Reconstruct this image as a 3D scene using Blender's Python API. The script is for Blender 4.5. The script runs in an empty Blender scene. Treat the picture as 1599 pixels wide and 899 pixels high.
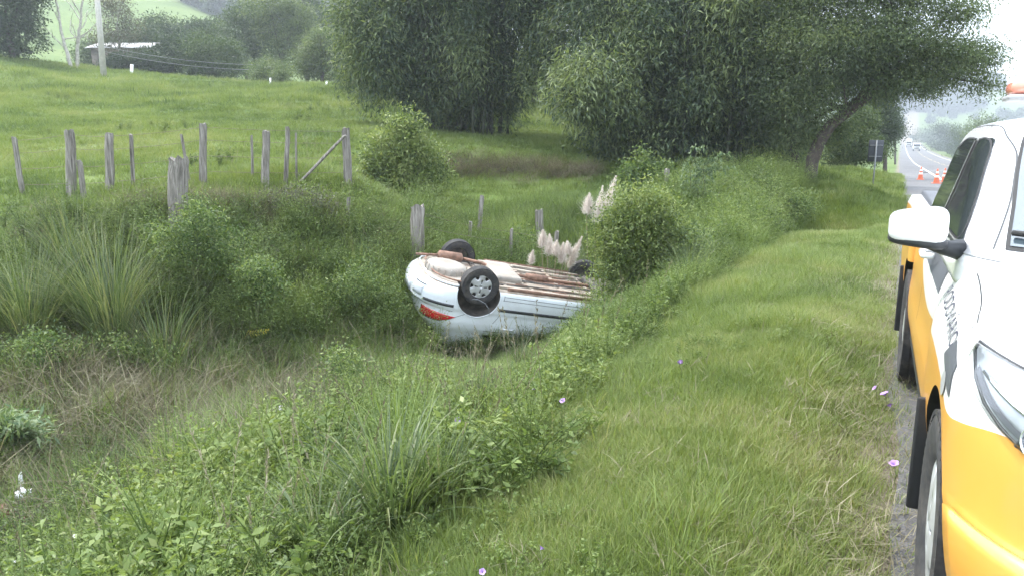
import bpy, bmesh, math, random
import numpy as np
from mathutils import Vector, Matrix, Euler

rng = np.random.default_rng(7)
random.seed(7)
scene = bpy.context.scene
COL = scene.collection
PI = math.pi

# ------------------------------------------------------------------ camera
FPX = 1200.0                                   # focal length in pixels of the 1599 px wide photograph
PITCH = math.radians(11.516)
YAW = math.radians(26.422)                     # camera looks left of the road direction (+Y)
CAMH = 1.65
cam_d = bpy.data.cameras.new('camera')
cam = bpy.data.objects.new('camera', cam_d)
COL.objects.link(cam)
cam_d.sensor_fit = 'HORIZONTAL'
cam_d.sensor_width = 36.0
cam_d.lens = 36.0 * FPX / 1599.0
cam_d.clip_start = 0.05
cam_d.clip_end = 6000
cam.location = (0, 0, CAMH)
cam.rotation_euler = (math.radians(90) - PITCH, 0, YAW)
scene.camera = cam

# ------------------------------------------------------------------ light
SUN_AZ = math.radians(-78)                     # direction TOWARDS the sun, measured from +Y, negative = left
SUN_EL = math.radians(57)
world = bpy.data.worlds.new('World')
scene.world = world
world.use_nodes = True
wn, wl = world.node_tree.nodes, world.node_tree.links
wn.clear()
w_out = wn.new('ShaderNodeOutputWorld')
w_bg = wn.new('ShaderNodeBackground')
w_sky = wn.new('ShaderNodeTexSky')
w_sky.sky_type = 'NISHITA'
w_sky.sun_disc = False
w_sky.sun_elevation = SUN_EL
w_sky.sun_rotation = SUN_AZ
w_sky.air_density = 1.2
w_sky.dust_density = 2.5
w_mix = wn.new('ShaderNodeMix'); w_mix.data_type = 'RGBA'
w_noise = wn.new('ShaderNodeTexNoise'); w_noise.inputs['Scale'].default_value = 2.2
w_noise.inputs['Detail'].default_value = 6
w_ramp = wn.new('ShaderNodeMapRange')
w_ramp.inputs[1].default_value = 0.35; w_ramp.inputs[2].default_value = 0.62
w_ramp.inputs[3].default_value = 0.45; w_ramp.inputs[4].default_value = 0.9
w_tc = wn.new('ShaderNodeTexCoord')
w_mix.inputs['B'].default_value = (11.2, 12.2, 13.4, 1)
wl.new(w_tc.outputs['Generated'], w_noise.inputs['Vector'])
wl.new(w_noise.outputs['Fac'], w_ramp.inputs[0])
wl.new(w_ramp.outputs[0], w_mix.inputs['Factor'])
wl.new(w_sky.outputs[0], w_mix.inputs['A'])
wl.new(w_mix.outputs['Result'], w_bg.inputs['Color'])
w_bg.inputs['Strength'].default_value = 0.15
wl.new(w_bg.outputs[0], w_out.inputs['Surface'])

sun_d = bpy.data.lights.new('sun', 'SUN')
sun_d.energy = 2.1
sun_d.angle = math.radians(4)
sun_d.color = (1.0, 0.96, 0.88)
sun = bpy.data.objects.new('sun', sun_d)
COL.objects.link(sun)
sdir = Vector((math.sin(SUN_AZ) * math.cos(SUN_EL), math.cos(SUN_AZ) * math.cos(SUN_EL), math.sin(SUN_EL)))
sun.rotation_euler = sdir.to_track_quat('Z', 'Y').to_euler()

scene.view_settings.view_transform = 'Standard'
scene.view_settings.look = 'None'
scene.view_settings.gamma = 1
scene.view_settings.exposure = 1.36

# ------------------------------------------------------------------ pixel <-> world helpers
_cy, _sy, _cp, _sp = math.cos(YAW), math.sin(YAW), math.cos(PITCH), math.sin(PITCH)

def ray(px, py):
    r = (px - 799.5) / FPX
    u = (449.5 - py) / FPX
    f = _cp + u * _sp
    v = -_sp + u * _cp
    return np.array([r * _cy - f * _sy, f * _cy + r * _sy, v]), f

def at(px, py, f):
    d, ff = ray(px, py)
    return np.array([0, 0, CAMH]) + d * (f / ff)

# ------------------------------------------------------------------ terrain
RY = [-400, -5, 0, 10, 25, 46, 90, 150, 260, 375, 500, 700, 1200, 3000]
RZ = [0, 0, 0, -.12, -.42, -.95, -2.1, -3.6, -5.2, -5.9, -5.6, -4.5, -2, 0]

def pchip(x, y):
    x = np.asarray(x, float); y = np.asarray(y, float)
    h = np.diff(x); dl = np.diff(y) / h
    d = np.zeros_like(y)
    for i in range(1, len(x) - 1):
        if dl[i - 1] * dl[i] > 0:
            w1 = 2 * h[i] + h[i - 1]; w2 = h[i] + 2 * h[i - 1]
            d[i] = (w1 + w2) / (w1 / dl[i - 1] + w2 / dl[i])
    d[0] = dl[0]; d[-1] = dl[-1]
    def f(t):
        t = np.clip(np.asarray(t, float), x[0], x[-1])
        i = np.clip(np.searchsorted(x, t, side='right') - 1, 0, len(x) - 2)
        s = (t - x[i]) / h[i]
        return ((1 + 2 * s) * (1 - s) ** 2 * y[i] + s * (1 - s) ** 2 * h[i] * d[i]
                + s * s * (3 - 2 * s) * y[i + 1] + s * s * (s - 1) * h[i] * d[i + 1])
    return f
roadz = pchip(RY, RZ)

class TPS:
    def __init__(self, P, v, lam=0.02):
        self.P = np.asarray(P, float); n = len(P)
        K = self.k(self.P, self.P) + lam * np.eye(n)
        Q = np.hstack([np.ones((n, 1)), self.P])
        A = np.block([[K, Q], [Q.T, np.zeros((3, 3))]])
        self.c = np.linalg.solve(A, np.concatenate([np.asarray(v, float), np.zeros(3)]))
    @staticmethod
    def k(a, b):
        r2 = ((a[:, None, :] - b[None, :, :]) ** 2).sum(-1)
        return 0.5 * r2 * np.log(r2 + 1e-9)
    def __call__(self, p):
        out = np.empty(len(p))
        n = len(self.P)
        for s in range(0, len(p), 40000):
            q = p[s:s + 40000]
            out[s:s + 40000] = self.k(q, self.P) @ self.c[:n] + self.c[n] + q @ self.c[n + 1:]
        return out

near_ctl = []
for Y in (-6, -2, 1, 3.5, 6):
    for X, z in ((0.3, 0), (-1.2, -.05), (-2.0, -.20), (-3.2, -.58), (-4.7, -1.08), (-5.9, -1.6), (-7.2, -1.75)):
        near_ctl.append((X, Y, z + (-0.12 if Y < 2 and X < -3 else 0) + (-.12 if Y > 5 and -5 < X < -1.5 else 0)))
for Y in (9, 12, 15, 19, 24, 30, 40):
    for X, z in ((0.3, 0), (-1.4, -.04), (-2.3, -.2)):
        near_ctl.append((X, Y, z + float(roadz(Y)) * (1 if Y < 25 else 1)))
near_ctl += [(-3.3, 8.5, -.90), (-2.9, 10.5, -.75), (-4.4, 8.2, -1.38), (-5.3, 10.6, -1.78), (-6.2, 10.2, -1.75), (-4.2, 12.6, -1.6), (-3.2, 13.5, -1.0),
             (-5.6, 12.3, -1.6), (-6.9, 9.3, -1.55), (-6.6, 7.5, -1.8), (-3.0, 17, -.7), (-3.8, 20, -.7), (-3.2, 24, -.5)]
for px, py, f, dz in [(0, 320, 12.5, -.05), (0, 420, 11.2, -.3), (0, 540, 9.2, -.3), (0, 650, 7.6, -.3),
                      (200, 650, 8.2, -.2), (200, 540, 9.9, -.3), (200, 420, 11.5, -.3), (350, 340, 12.4, -.15), (350, 450, 11.2, -.3),
                      (350, 560, 9.9, -.25), (500, 420, 12.0, -.3), (500, 520, 10.9, -.3), (600, 430, 12.6, -.25), (350, 320, 12.9, 0), (200, 322, 12.7, 0),
                      (110, 312, 13.3, 0), (317, 292, 14, 0), (450, 300, 14, 0), (541, 290, 14.5, 0), (590, 340, 14.2, -.1), (650, 412, 13.2, -.1),
                      (730, 380, 15.5, -.1), (800, 415, 14.6, -.1), (870, 372, 15.8, -.1), (700, 330, 18, 0), (850, 330, 18, 0), (700, 275, 21.5, 0),
                      (850, 278, 21.5, 0), (620, 262, 20, 0), (940, 285, 21, 0), (750, 250, 22.6, 0), (850, 252, 22.8, 0), (640, 240, 22, 0),
                      (940, 262, 22.6, 0), (560, 240, 20, 0), (750, 212, 28, 0), (900, 222, 27, 0), (1040, 320, 17, -.1), (1040, 262, 22, 0),
                      (1100, 350, 16, -.1), (1160, 300, 19, 0), (1265, 291, 20, 0), (1150, 262, 24, 0), (1265, 258, 26, 0), (1330, 250, 30, 0),
                      (350, 250, 17.5, 0), (350, 200, 24, 0), (350, 160, 36, 0), (350, 133, 52, 0), (0, 250, 17, 0), (0, 200, 23, 0), (0, 140, 38, 0), (0, 95, 54, 0),
                      (540, 200, 26, 0), (560, 160, 38, 0), (520, 138, 52, 0), (870, 190, 36, 0), (870, 165, 48, 0), (1100, 195, 38, 0), (1100, 180, 50, 0),
                      (1280, 210, 42, 0), (-300, 310, 13, 0), (-300, 180, 25, 0), (-300, 80, 50, 0), (-300, 600, 8, -.2), (-500, 400, 10, 0), (-700, 100, 40, 0)]:
    p = at(px, py, f)
    near_ctl.append((p[0], p[1], p[2] + dz))
near_ctl += [(-12, 0, -.6), (-16, 2, .6), (-12, -6, -.6), (-18, -6, .8)]
near_ctl = np.array(near_ctl)
tps_near = TPS(near_ctl[:, :2] / 10, near_ctl[:, 2], 0.0005)

far_ctl = []
for f, row in {30: [(-600, 130), (0, 160), (350, 178), (600, 190), (900, 212), (1200, 235), (1400, 232), (1800, 300)],
               40: [(-600, 90), (0, 134), (350, 153), (560, 158), (900, 182), (1200, 205), (1400, 225), (1800, 280)],
               55: [(-600, 50), (0, 93), (160, 112), (350, 129), (520, 136), (700, 142), (900, 155), (1100, 175), (1300, 205), (1400, 228), (1600, 250), (2200, 250)],
               90: [(-600, 70), (0, 101), (350, 133), (520, 141), (900, 165), (1300, 205), (1400, 228), (1600, 236), (2200, 236)],
               180: [(-600, -60), (0, 30), (200, 60), (300, 58), (500, 100), (700, 120), (1100, 165), (1400, 226), (1600, 228), (2200, 228)],
               350: [(-600, -320), (0, -150), (300, -45), (480, 20), (560, 28), (800, 80), (1100, 130), (1400, 226), (1500, 224), (1600, 222), (2200, 222)],
               600: [(-600, -60), (0, 20), (480, 34), (800, 90), (1100, 122), (1400, 190), (1600, 184), (2200, 180)],
               950: [(-600, 60), (0, 90), (480, 98), (1000, 108), (1300, 112), (1400, 116), (1500, 126), (1560, 134), (1620, 143), (2200, 160)],
               2500: [(-600, 150), (1000, 160), (1500, 190), (2200, 190)]}.items():
    for px, py in row:
        far_ctl.append((px / 300, math.log(f) * 1.6, py))
far_ctl = np.array(far_ctl)
tps_far = TPS(far_ctl[:, :2], far_ctl[:, 2], 0.0005)

def sstep(a, b, x):
    t = np.clip((x - a) / (b - a), 0, 1)
    return t * t * (3 - 2 * t)

def vnoise(X, Y, s, seed=0):
    """cheap smooth noise from sines"""
    r = np.random.default_rng(seed)
    o = 0
    for k in range(5):
        a = r.uniform(0, 2 * PI); fr = s * r.uniform(.6, 1.7); ph = r.uniform(0, 6.28)
        o = o + np.sin((X * math.cos(a) + Y * math.sin(a)) * fr + ph + 1.3 * np.sin((X * math.sin(a) - Y * math.cos(a)) * fr * .7 + ph * 2))
    return o / 5

def ground_z(X, Y):
    X = np.atleast_1d(np.asarray(X, float)); Y = np.atleast_1d(np.asarray(Y, float))
    f = Y * _cy - X * _sy
    r = Y * _sy + X * _cy
    zn = tps_near(np.stack([np.clip(X, -45, 0.3), np.clip(Y, -5, 60)], 1) / 10)
    zn = zn + .05 * vnoise(X, Y, 2.2, 3) * sstep(-1.5, -3, X) + .025 * vnoise(X, Y, 5.5, 4) * sstep(-1.5, -3, X)
    ff = np.clip(f, 20, 2400)
    # pixel x of the bearing (at the horizon), clipped
    rr = r / np.maximum(f, 1e-3)
    pxx = np.where(f > 1, 799.5 + FPX * rr * 1.02, np.where(r > 0, 2200, -600))
    pxx = np.clip(pxx, -600, 2200)
    py = tps_far(np.stack([pxx / 300, np.log(ff) * 1.6], 1))
    u = (449.5 - py) / FPX
    slope = (-_sp + u * _cp) / (_cp + u * _sp)
    zf = CAMH + slope * ff + .35 * vnoise(X, Y, .12, 8) * sstep(60, 120, ff) + .12 * vnoise(X, Y, .45, 9)
    w = sstep(38, 54, f)
    z = zn * (1 - w) + zf * w
    z = z + (.30 * vnoise(X, Y, .42, 14) + .14 * vnoise(X, Y, 1.1, 15)) * sstep(24, 34, f) * (1 - sstep(62, 75, f)) * sstep(-8, -16, X)
    # corridor of the road
    rz = roadz(Y)
    wr = sstep(-7 - np.clip(Y, 0, 400) * .03, -2.2, X) * (1 - sstep(11 + np.clip(Y, 0, 400) * .05, 26 + np.clip(Y, 0, 600) * .10, X)) * (1 - sstep(480, 700, Y))
    wr = np.where(Y > 25, wr * sstep(25, 45, Y), 0)
    wr = np.where((X > -.25), np.maximum(wr, (1 - sstep(14, 40, X)) * (1 - sstep(480, 700, Y))), wr)
    edge = sstep(-.9, .1, X)
    wr = np.maximum(wr, edge * (1 - sstep(14, 40, X)) * (1 - sstep(480, 700, Y)))
    zr = rz - .02 - .22 * sstep(10.4, 13, X)
    z = z * (1 - wr) + zr * wr
    return z

def gz(x, y):
    return float(ground_z([x], [y])[0])

def hit(px, py, h=0.0, f0=1.5, f1=120):
    """point where the line of sight meets the surface h above the ground"""
    d, ff = ray(px, py)
    t = np.geomspace(f0, f1, 900)
    P = np.array([0, 0, CAMH]) + d[None] * (t / ff)[:, None]
    g = ground_z(P[:, 0], P[:, 1]) + h
    k = np.argmax(P[:, 2] < g)
    return P[k] if P[k, 2] < g[k] else P[-1]

def on_ground(px, f):
    """ground point on the bearing of pixel column px at forward distance f (bearing taken near the horizon)"""
    p = at(px, 205, f)
    for _ in range(4):
        z = gz(p[0], p[1])
        # refine the bearing for the pitch
        u_ = (z - CAMH) / f
        # image y for slope u_: solve
        uu = (u_ * _cp + _sp) / (_cp - u_ * _sp)
        p = at(px, 449.5 - uu * FPX, f)
    return np.array([p[0], p[1], gz(p[0], p[1])])

# ------------------------------------------------------------------ materials
def new_mat(name):
    m = bpy.data.materials.new(name); m.use_nodes = True
    m.node_tree.nodes.clear()
    return m, m.node_tree.nodes, m.node_tree.links

def simple(name, col, rough=.5, metal=0., coat=0., spec=.5, noise=0., nscale=20., bump=0., trans=0., dirt=None, dirt_amt=.5, dirt_scale=4.):
    m, n, l = new_mat(name)
    o = n.new('ShaderNodeOutputMaterial'); b = n.new('ShaderNodeBsdfPrincipled')
    l.new(b.outputs[0], o.inputs[0])
    b.inputs['Base Color'].default_value = (*col, 1)
    b.inputs['Roughness'].default_value = rough
    b.inputs['Metallic'].default_value = metal
    b.inputs['Specular IOR Level'].default_value = spec
    if coat: b.inputs['Coat Weight'].default_value = coat; b.inputs['Coat Roughness'].default_value = .05
    if trans: b.inputs['Transmission Weight'].default_value = trans
    last = None
    if noise or bump or dirt:
        tc = n.new('ShaderNodeTexCoord')
        nt = n.new('ShaderNodeTexNoise'); nt.inputs['Scale'].default_value = nscale; nt.inputs['Detail'].default_value = 6
        l.new(tc.outputs['Object'], nt.inputs['Vector'])
    if noise:
        mr = n.new('ShaderNodeMapRange')
        mr.inputs[1].default_value = .3; mr.inputs[2].default_value = .7
        mr.inputs[3].default_value = 1 - noise; mr.inputs[4].default_value = 1 + noise
        l.new(nt.outputs['Fac'], mr.inputs[0])
        vm = n.new('ShaderNodeVectorMath'); vm.operation = 'SCALE'
        vm.inputs[0].default_value = col
        l.new(mr.outputs[0], vm.inputs['Scale'])
        last = vm.outputs[0]
    if dirt:
        n2 = n.new('ShaderNodeTexNoise'); n2.inputs['Scale'].default_value = dirt_scale; n2.inputs['Detail'].default_value = 8
        n2.inputs['Roughness'].default_value = .65
        l.new(tc.outputs['Object'], n2.inputs['Vector'])
        m2 = n.new('ShaderNodeMapRange'); m2.inputs[1].default_value = .45; m2.inputs[2].default_value = .7
        m2.inputs[3].default_value = 0; m2.inputs[4].default_value = dirt_amt
        l.new(n2.outputs['Fac'], m2.inputs[0])
        mx = n.new('ShaderNodeMix'); mx.data_type = 'RGBA'
        l.new(m2.outputs[0], mx.inputs['Factor'])
        if last: l.new(last, mx.inputs['A'])
        else: mx.inputs['A'].default_value = (*col, 1)
        mx.inputs['B'].default_value = (*dirt, 1)
        last = mx.outputs['Result']
    if last: l.new(last, b.inputs['Base Color'])
    if bump:
        bp = n.new('ShaderNodeBump'); bp.inputs['Strength'].default_value = bump; bp.inputs['Distance'].default_value = .02
        l.new(nt.outputs['Fac'], bp.inputs['Height']); l.new(bp.outputs[0], b.inputs['Normal'])
    return m

def foliage(name, cols, trans=.35, rough=.5, inst=False, pos_scale=.35, pos_amt=.3, tmul=(1.35, 1.35, .8), gain=1.0):
    cols = [tuple(x * gain for x in c) for c in cols]
    """leaf material: colour ramp driven by a per-leaf tone, patches in space and (for scattered tufts) a per-tuft tone"""
    m, n, l = new_mat(name)
    o = n.new('ShaderNodeOutputMaterial'); b = n.new('ShaderNodeBsdfPrincipled')
    t = n.new('ShaderNodeBsdfTranslucent'); mix = n.new('ShaderNodeMixShader')
    b.inputs['Roughness'].default_value = rough
    b.inputs['Specular IOR Level'].default_value = .35
    at_ = n.new('ShaderNodeAttribute'); at_.attribute_name = 'tone'
    fac = at_.outputs['Fac']
    geo = n.new('ShaderNodeNewGeometry')
    nt = n.new('ShaderNodeTexNoise'); nt.inputs['Scale'].default_value = pos_scale; nt.inputs['Detail'].default_value = 4
    l.new(geo.outputs['Position'], nt.inputs['Vector'])
    if inst:
        ai = n.new('ShaderNodeAttribute'); ai.attribute_type = 'INSTANCER'; ai.attribute_name = 'ptone'
        a0 = n.new('ShaderNodeMath'); a0.operation = 'MULTIPLY_ADD'
        l.new(fac, a0.inputs[0]); a0.inputs[1].default_value = .45
        a1 = n.new('ShaderNodeMath'); a1.operation = 'MULTIPLY'; a1.inputs[1].default_value = .55
        l.new(ai.outputs['Fac'], a1.inputs[0]); l.new(a1.outputs[0], a0.inputs[2])
        fac = a0.outputs[0]
    s = n.new('ShaderNodeMath'); s.operation = 'SUBTRACT'; s.inputs[1].default_value = .5
    l.new(nt.outputs['Fac'], s.inputs[0])
    ma = n.new('ShaderNodeMath'); ma.operation = 'MULTIPLY_ADD'; ma.inputs[1].default_value = pos_amt * 3
    l.new(s.outputs[0], ma.inputs[0]); l.new(fac, ma.inputs[2])
    cr = n.new('ShaderNodeValToRGB')
    els = cr.color_ramp.elements
    while len(els) < len(cols): els.new(.5)
    for i, c in enumerate(cols):
        els[i].position = i / (len(cols) - 1); els[i].color = (*c, 1)
    l.new(ma.outputs[0], cr.inputs[0])
    l.new(cr.outputs[0], b.inputs['Base Color'])
    tv = n.new('ShaderNodeVectorMath'); tv.operation = 'MULTIPLY'; tv.inputs[1].default_value = tmul
    l.new(cr.outputs[0], tv.inputs[0]); l.new(tv.outputs[0], t.inputs['Color'])
    mix.inputs[0].default_value = trans
    l.new(b.outputs[0], mix.inputs[1]); l.new(t.outputs[0], mix.inputs[2])
    l.new(mix.outputs[0], o.inputs[0])
    return m

M = {}
M['grass_short'] = foliage('verge_grass', [(.06, .09, .024), (.125, .18, .044), (.20, .25, .070), (.34, .33, .17)], inst=True, pos_scale=.9, pos_amt=.4)
M['grass_pasture'] = foliage('pasture_grass', [(.058, .092, .032), (.115, .163, .048), (.175, .222, .07), (.24, .26, .12)], inst=True, pos_scale=.25, pos_amt=.55)
M['weed'] = foliage('weed_leaves', [(.032, .055, .02), (.07, .105, .034), (.12, .165, .05), (.19, .23, .085)], inst=True, pos_scale=.6, pos_amt=.35)
M['weed_light'] = foliage('light_weed_leaves', [(.055, .088, .028), (.11, .165, .045), (.18, .24, .07), (.25, .29, .11)], inst=True, pos_scale=.6, pos_amt=.35)
M['dry'] = foliage('dry_grass', [(.05, .045, .03), (.11, .095, .06), (.21, .19, .12), (.36, .33, .23)], inst=True, trans=.15, rough=.8)
M['clump'] = foliage('long_grass', [(.048, .075, .032), (.085, .125, .052), (.13, .17, .075), (.21, .22, .11)], inst=False, pos_scale=1.5, pos_amt=.15, rough=.4)
M['bamboo'] = foliage('bamboo_leaves', [(.036, .062, .042), (.072, .108, .060), (.13, .17, .078), (.23, .28, .12)], pos_scale=.5, pos_amt=.45)
M['tree_dark'] = foliage('dark_tree_leaves', [(.026, .045, .027), (.050, .077, .038), (.085, .115, .052)], pos_scale=.4, pos_amt=.3)
M['tree_mid'] = foliage('tree_leaves', [(.034, .058, .024), (.065, .10, .038), (.11, .15, .058)], pos_scale=.4, pos_amt=.35)
M['tree_light'] = foliage('light_tree_leaves', [(.055, .085, .034), (.10, .14, .05), (.17, .21, .08)], pos_scale=.4, pos_amt=.3)
M['feathery'] = foliage('feathery_leaves', [(.06, .088, .05), (.11, .15, .07), (.18, .22, .10)], pos_scale=.6, pos_amt=.4, trans=.45)
M['bush'] = foliage('bush_leaves', [(.06, .095, .034), (.12, .17, .05), (.20, .25, .08), (.27, .31, .12)], pos_scale=1.5, pos_amt=.3)
M['tree_grey'] = foliage('grey_tree_leaves', [(.06, .065, .048), (.10, .10, .075), (.15, .15, .11)], pos_scale=.4, pos_amt=.2)
M['shrub'] = foliage('shrub_leaves', [(.042, .075, .026), (.08, .13, .04), (.14, .20, .06), (.22, .27, .09)], pos_scale=1.2, pos_amt=.3)
M['pale_leaf'] = foliage('pale_leaves', [(.07, .12, .055), (.15, .21, .11), (.28, .34, .21)], pos_scale=2, pos_amt=.2)
M['yellow_leaf'] = foliage('yellow_leaves', [(.45, .42, .05), (.60, .55, .10)], pos_scale=2, pos_amt=.1)
M['plume'] = foliage('plume', [(.60, .53, .47), (.74, .68, .62), (.86, .82, .76)], pos_scale=3, pos_amt=.1, trans=.4, rough=.8, tmul=(1, .97, .97))
M['bark'] = simple('bark', (.065, .052, .042), .9, noise=.35, nscale=12, bump=.6)
M['bark_pale'] = simple('pale_bark', (.36, .34, .30), .9, noise=.3, nscale=8, bump=.5)
M['culm'] = simple('bamboo_culm', (.055, .062, .038), .6, noise=.4, nscale=3)
M['stem'] = simple('plant_stem', (.11, .13, .05), .7, noise=.3, nscale=6)
M['stem_dry'] = simple('dry_stem', (.22, .18, .12), .85, noise=.3, nscale=6)
M['wood'] = None

def wood_post_mat():
    m, n, l = new_mat('weathered_wood')
    o = n.new('ShaderNodeOutputMaterial'); b = n.new('ShaderNodeBsdfPrincipled'); l.new(b.outputs[0], o.inputs[0])
    tc = n.new('ShaderNodeTexCoord'); mp = n.new('ShaderNodeMapping'); mp.inputs['Scale'].default_value = (22, 22, 1.6)
    nt = n.new('ShaderNodeTexNoise'); nt.inputs['Scale'].default_value = 1.5; nt.inputs['Detail'].default_value = 8; nt.inputs['Roughness'].default_value = .65
    l.new(tc.outputs['Object'], mp.inputs[0]); l.new(mp.outputs[0], nt.inputs['Vector'])
    cr = n.new('ShaderNodeValToRGB'); e = cr.color_ramp.elements
    e[0].position = .3; e[0].color = (.045, .04, .034, 1); e[1].position = .66; e[1].color = (.30, .28, .25, 1)
    e2 = e.new(.48); e2.color = (.16, .145, .125, 1)
    l.new(nt.outputs['Fac'], cr.inputs[0]); l.new(cr.outputs[0], b.inputs['Base Color'])
    b.inputs['Roughness'].default_value = .9
    bp = n.new('ShaderNodeBump'); bp.inputs['Strength'].default_value = .9; bp.inputs['Distance'].default_value = .01
    l.new(nt.outputs['Fac'], bp.inputs['Height']); l.new(bp.outputs[0], b.inputs['Normal'])
    return m
M['wood'] = wood_post_mat()
M['concrete'] = simple('concrete', (.42, .40, .37), .9, noise=.15, nscale=5, bump=.2)
M['wire'] = simple('rusty_wire', (.16, .13, .11), .6, metal=.6)
M['white_paint'] = simple('white_car_paint', (.66, .70, .74), .25, coat=.8, dirt=(.30, .27, .22), dirt_amt=.22, dirt_scale=3.)
M['tyre'] = simple('tyre_rubber', (.028, .028, .030), .85, noise=.3, nscale=40, dirt=(.14, .12, .10), dirt_amt=.5, dirt_scale=9)
M['alloy'] = simple('silver_plastic', (.52, .53, .55), .35, metal=.35, dirt=(.2, .18, .15), dirt_amt=.4)
M['dark_trim'] = simple('dark_trim', (.03, .032, .036), .5, noise=.2, nscale=15)
M['black'] = simple('black_rubber', (.015, .015, .016), .7)
M['well'] = simple('wheel_well', (.07, .065, .058), .9, noise=.3, nscale=10, dirt=(.22, .18, .14), dirt_amt=.6, dirt_scale=6)
M['glass'] = simple('dark_window_glass', (.03, .036, .04), .04, spec=.28)
M['windscreen'] = simple('windscreen_glass', (.055, .075, .09), .03, spec=1., coat=.8)
M['red_lens'] = simple('red_lamp_lens', (.42, .015, .02), .12, coat=.8, noise=.2, nscale=25)
M['chrome'] = simple('chrome', (.75, .76, .78), .12, metal=1.)
M['reflector'] = simple('lamp_reflector', (.40, .43, .45), .3, metal=.5, noise=.35, nscale=9)
M['under'] = simple('underbody_sealer', (.33, .29, .24), .8, noise=.25, nscale=9, bump=.3, dirt=(.17, .10, .065), dirt_amt=.9, dirt_scale=3.5)
M['rust'] = simple('rusty_steel', (.20, .115, .08), .85, noise=.4, nscale=14, bump=.3)
M['tank'] = simple('dusty_grey_steel', (.30, .275, .24), .8, noise=.2, nscale=12, dirt=(.2, .13, .09), dirt_amt=.5, dirt_scale=6)
M['axle'] = simple('greasy_steel', (.05, .047, .045), .7, noise=.4, nscale=16, dirt=(.2, .15, .11), dirt_amt=.6, dirt_scale=8)
M['plate'] = simple('plate_grey', (.45, .48, .52), .5)
M['cone_orange'] = simple('cone_orange', (.56, .13, .06), .55, noise=.1, nscale=10)
M['cone_white'] = simple('cone_white', (.78, .78, .76), .5)
M['sign_back'] = simple('sign_back', (.045, .05, .06), .6, noise=.15, nscale=6)
M['galv'] = simple('galvanised_steel', (.20, .21, .22), .6, metal=.3, noise=.2, nscale=12)
M['road_paint'] = simple('road_paint', (.72, .72, .70), .7, noise=.15, nscale=3)
M['yellow_line'] = simple('yellow_road_paint', (.62, .50, .20), .7, noise=.2, nscale=3)
M['truck_white'] = simple('distant_white_paint', (.8, .8, .8), .35)
M['roof_tin'] = simple('whitish_roof', (.50, .49, .48), .7, noise=.3, nscale=3, dirt=(.12, .10, .09), dirt_amt=.9, dirt_scale=.8)
M['plaster'] = simple('plaster', (.13, .115, .10), .9, noise=.2, nscale=2)
M['petal'] = simple('lilac_petal', (.36, .22, .52), .6)
M['petal_white'] = simple('white_petal', (.75, .72, .70), .6)
M['paper'] = simple('white_paper', (.78, .78, .80), .7, noise=.08, nscale=20, bump=.4)
M['red_plastic'] = simple('red_plastic', (.10, .014, .012), .5, noise=.2, nscale=12)
M['beacon'] = simple('orange_red_lens', (.80, .30, .22), .25, coat=.5)
M['decal'] = simple('grey_decal', (.085, .09, .105), .45)
M['ink'] = simple('purple_grey_ink', (.07, .07, .10), .5)
M['decal_lt'] = simple('light_grey_decal', (.34, .34, .35), .4)

def paint_two_tone():
    """white above, school-bus yellow below a boundary that changes along the truck (object X)"""
    m, n, l = new_mat('white_and_yellow_paint')
    o = n.new('ShaderNodeOutputMaterial'); b = n.new('ShaderNodeBsdfPrincipled'); l.new(b.outputs[0], o.inputs[0])
    tc = n.new('ShaderNodeTexCoord'); sx = n.new('ShaderNodeSeparateXYZ'); l.new(tc.outputs['Object'], sx.inputs[0])
    mr = n.new('ShaderNodeMapRange'); mr.inputs[1].default_value = -4.4; mr.inputs[2].default_value = 1.0
    l.new(sx.outputs['X'], mr.inputs[0])
    cr = n.new('ShaderNodeFloatCurve'); c = cr.mapping.curves[0]
    pts = [(-4.4, 1.13), (-3.0, 1.12), (-2.4, 1.02), (-1.4, .86), (-.6, .90), (-.2, .895), (.1, .875), (.30, .855), (.40, .87), (.6, .91), (1.0, .92)]
    while len(c.points) < len(pts): c.points.new(.5, .5)
    for p, (x, z) in zip(c.points, pts): p.location = ((x + 4.4) / 5.4, z / 1.4)
    cr.mapping.update()
    l.new(mr.outputs[0], cr.inputs['Value'])
    mu = n.new('ShaderNodeMath'); mu.operation = 'MULTIPLY'; mu.inputs[1].default_value = 1.4; l.new(cr.outputs[0], mu.inputs[0])
    gt = n.new('ShaderNodeMath'); gt.operation = 'GREATER_THAN'; l.new(sx.outputs['Z'], gt.inputs[0]); l.new(mu.outputs[0], gt.inputs[1])
    mx = n.new('ShaderNodeMix'); mx.data_type = 'RGBA'
    mx.inputs['A'].default_value = (.70, .33, .065, 1); mx.inputs['B'].default_value = (.80, .80, .80, 1)
    l.new(gt.outputs[0], mx.inputs['Factor'])
    nt = n.new('ShaderNodeTexNoise'); nt.inputs['Scale'].default_value = 5; nt.inputs['Detail'].default_value = 8
    l.new(tc.outputs['Object'], nt.inputs['Vector'])
    m2 = n.new('ShaderNodeMapRange'); m2.inputs[1].default_value = .5; m2.inputs[2].default_value = .75; m2.inputs[4].default_value = .12
    l.new(nt.outputs['Fac'], m2.inputs[0])
    m3 = n.new('ShaderNodeMix'); m3.data_type = 'RGBA'; l.new(m2.outputs[0], m3.inputs['Factor'])
    l.new(mx.outputs['Result'], m3.inputs['A']); m3.inputs['B'].default_value = (.4, .33, .24, 1)
    l.new(m3.outputs['Result'], b.inputs['Base Color'])
    b.inputs['Roughness'].default_value = .32; b.inputs['Coat Weight'].default_value = .45; b.inputs['Coat Roughness'].default_value = .06
    return m
M['two_tone'] = paint_two_tone()
M['yellow_paint'] = simple('yellow_paint', (.70, .33, .065), .3, coat=.6, dirt=(.4, .3, .18), dirt_amt=.15, dirt_scale=5)
M['pure_white'] = simple('clean_white_paint', (.8, .8, .8), .25, coat=.7)

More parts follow.
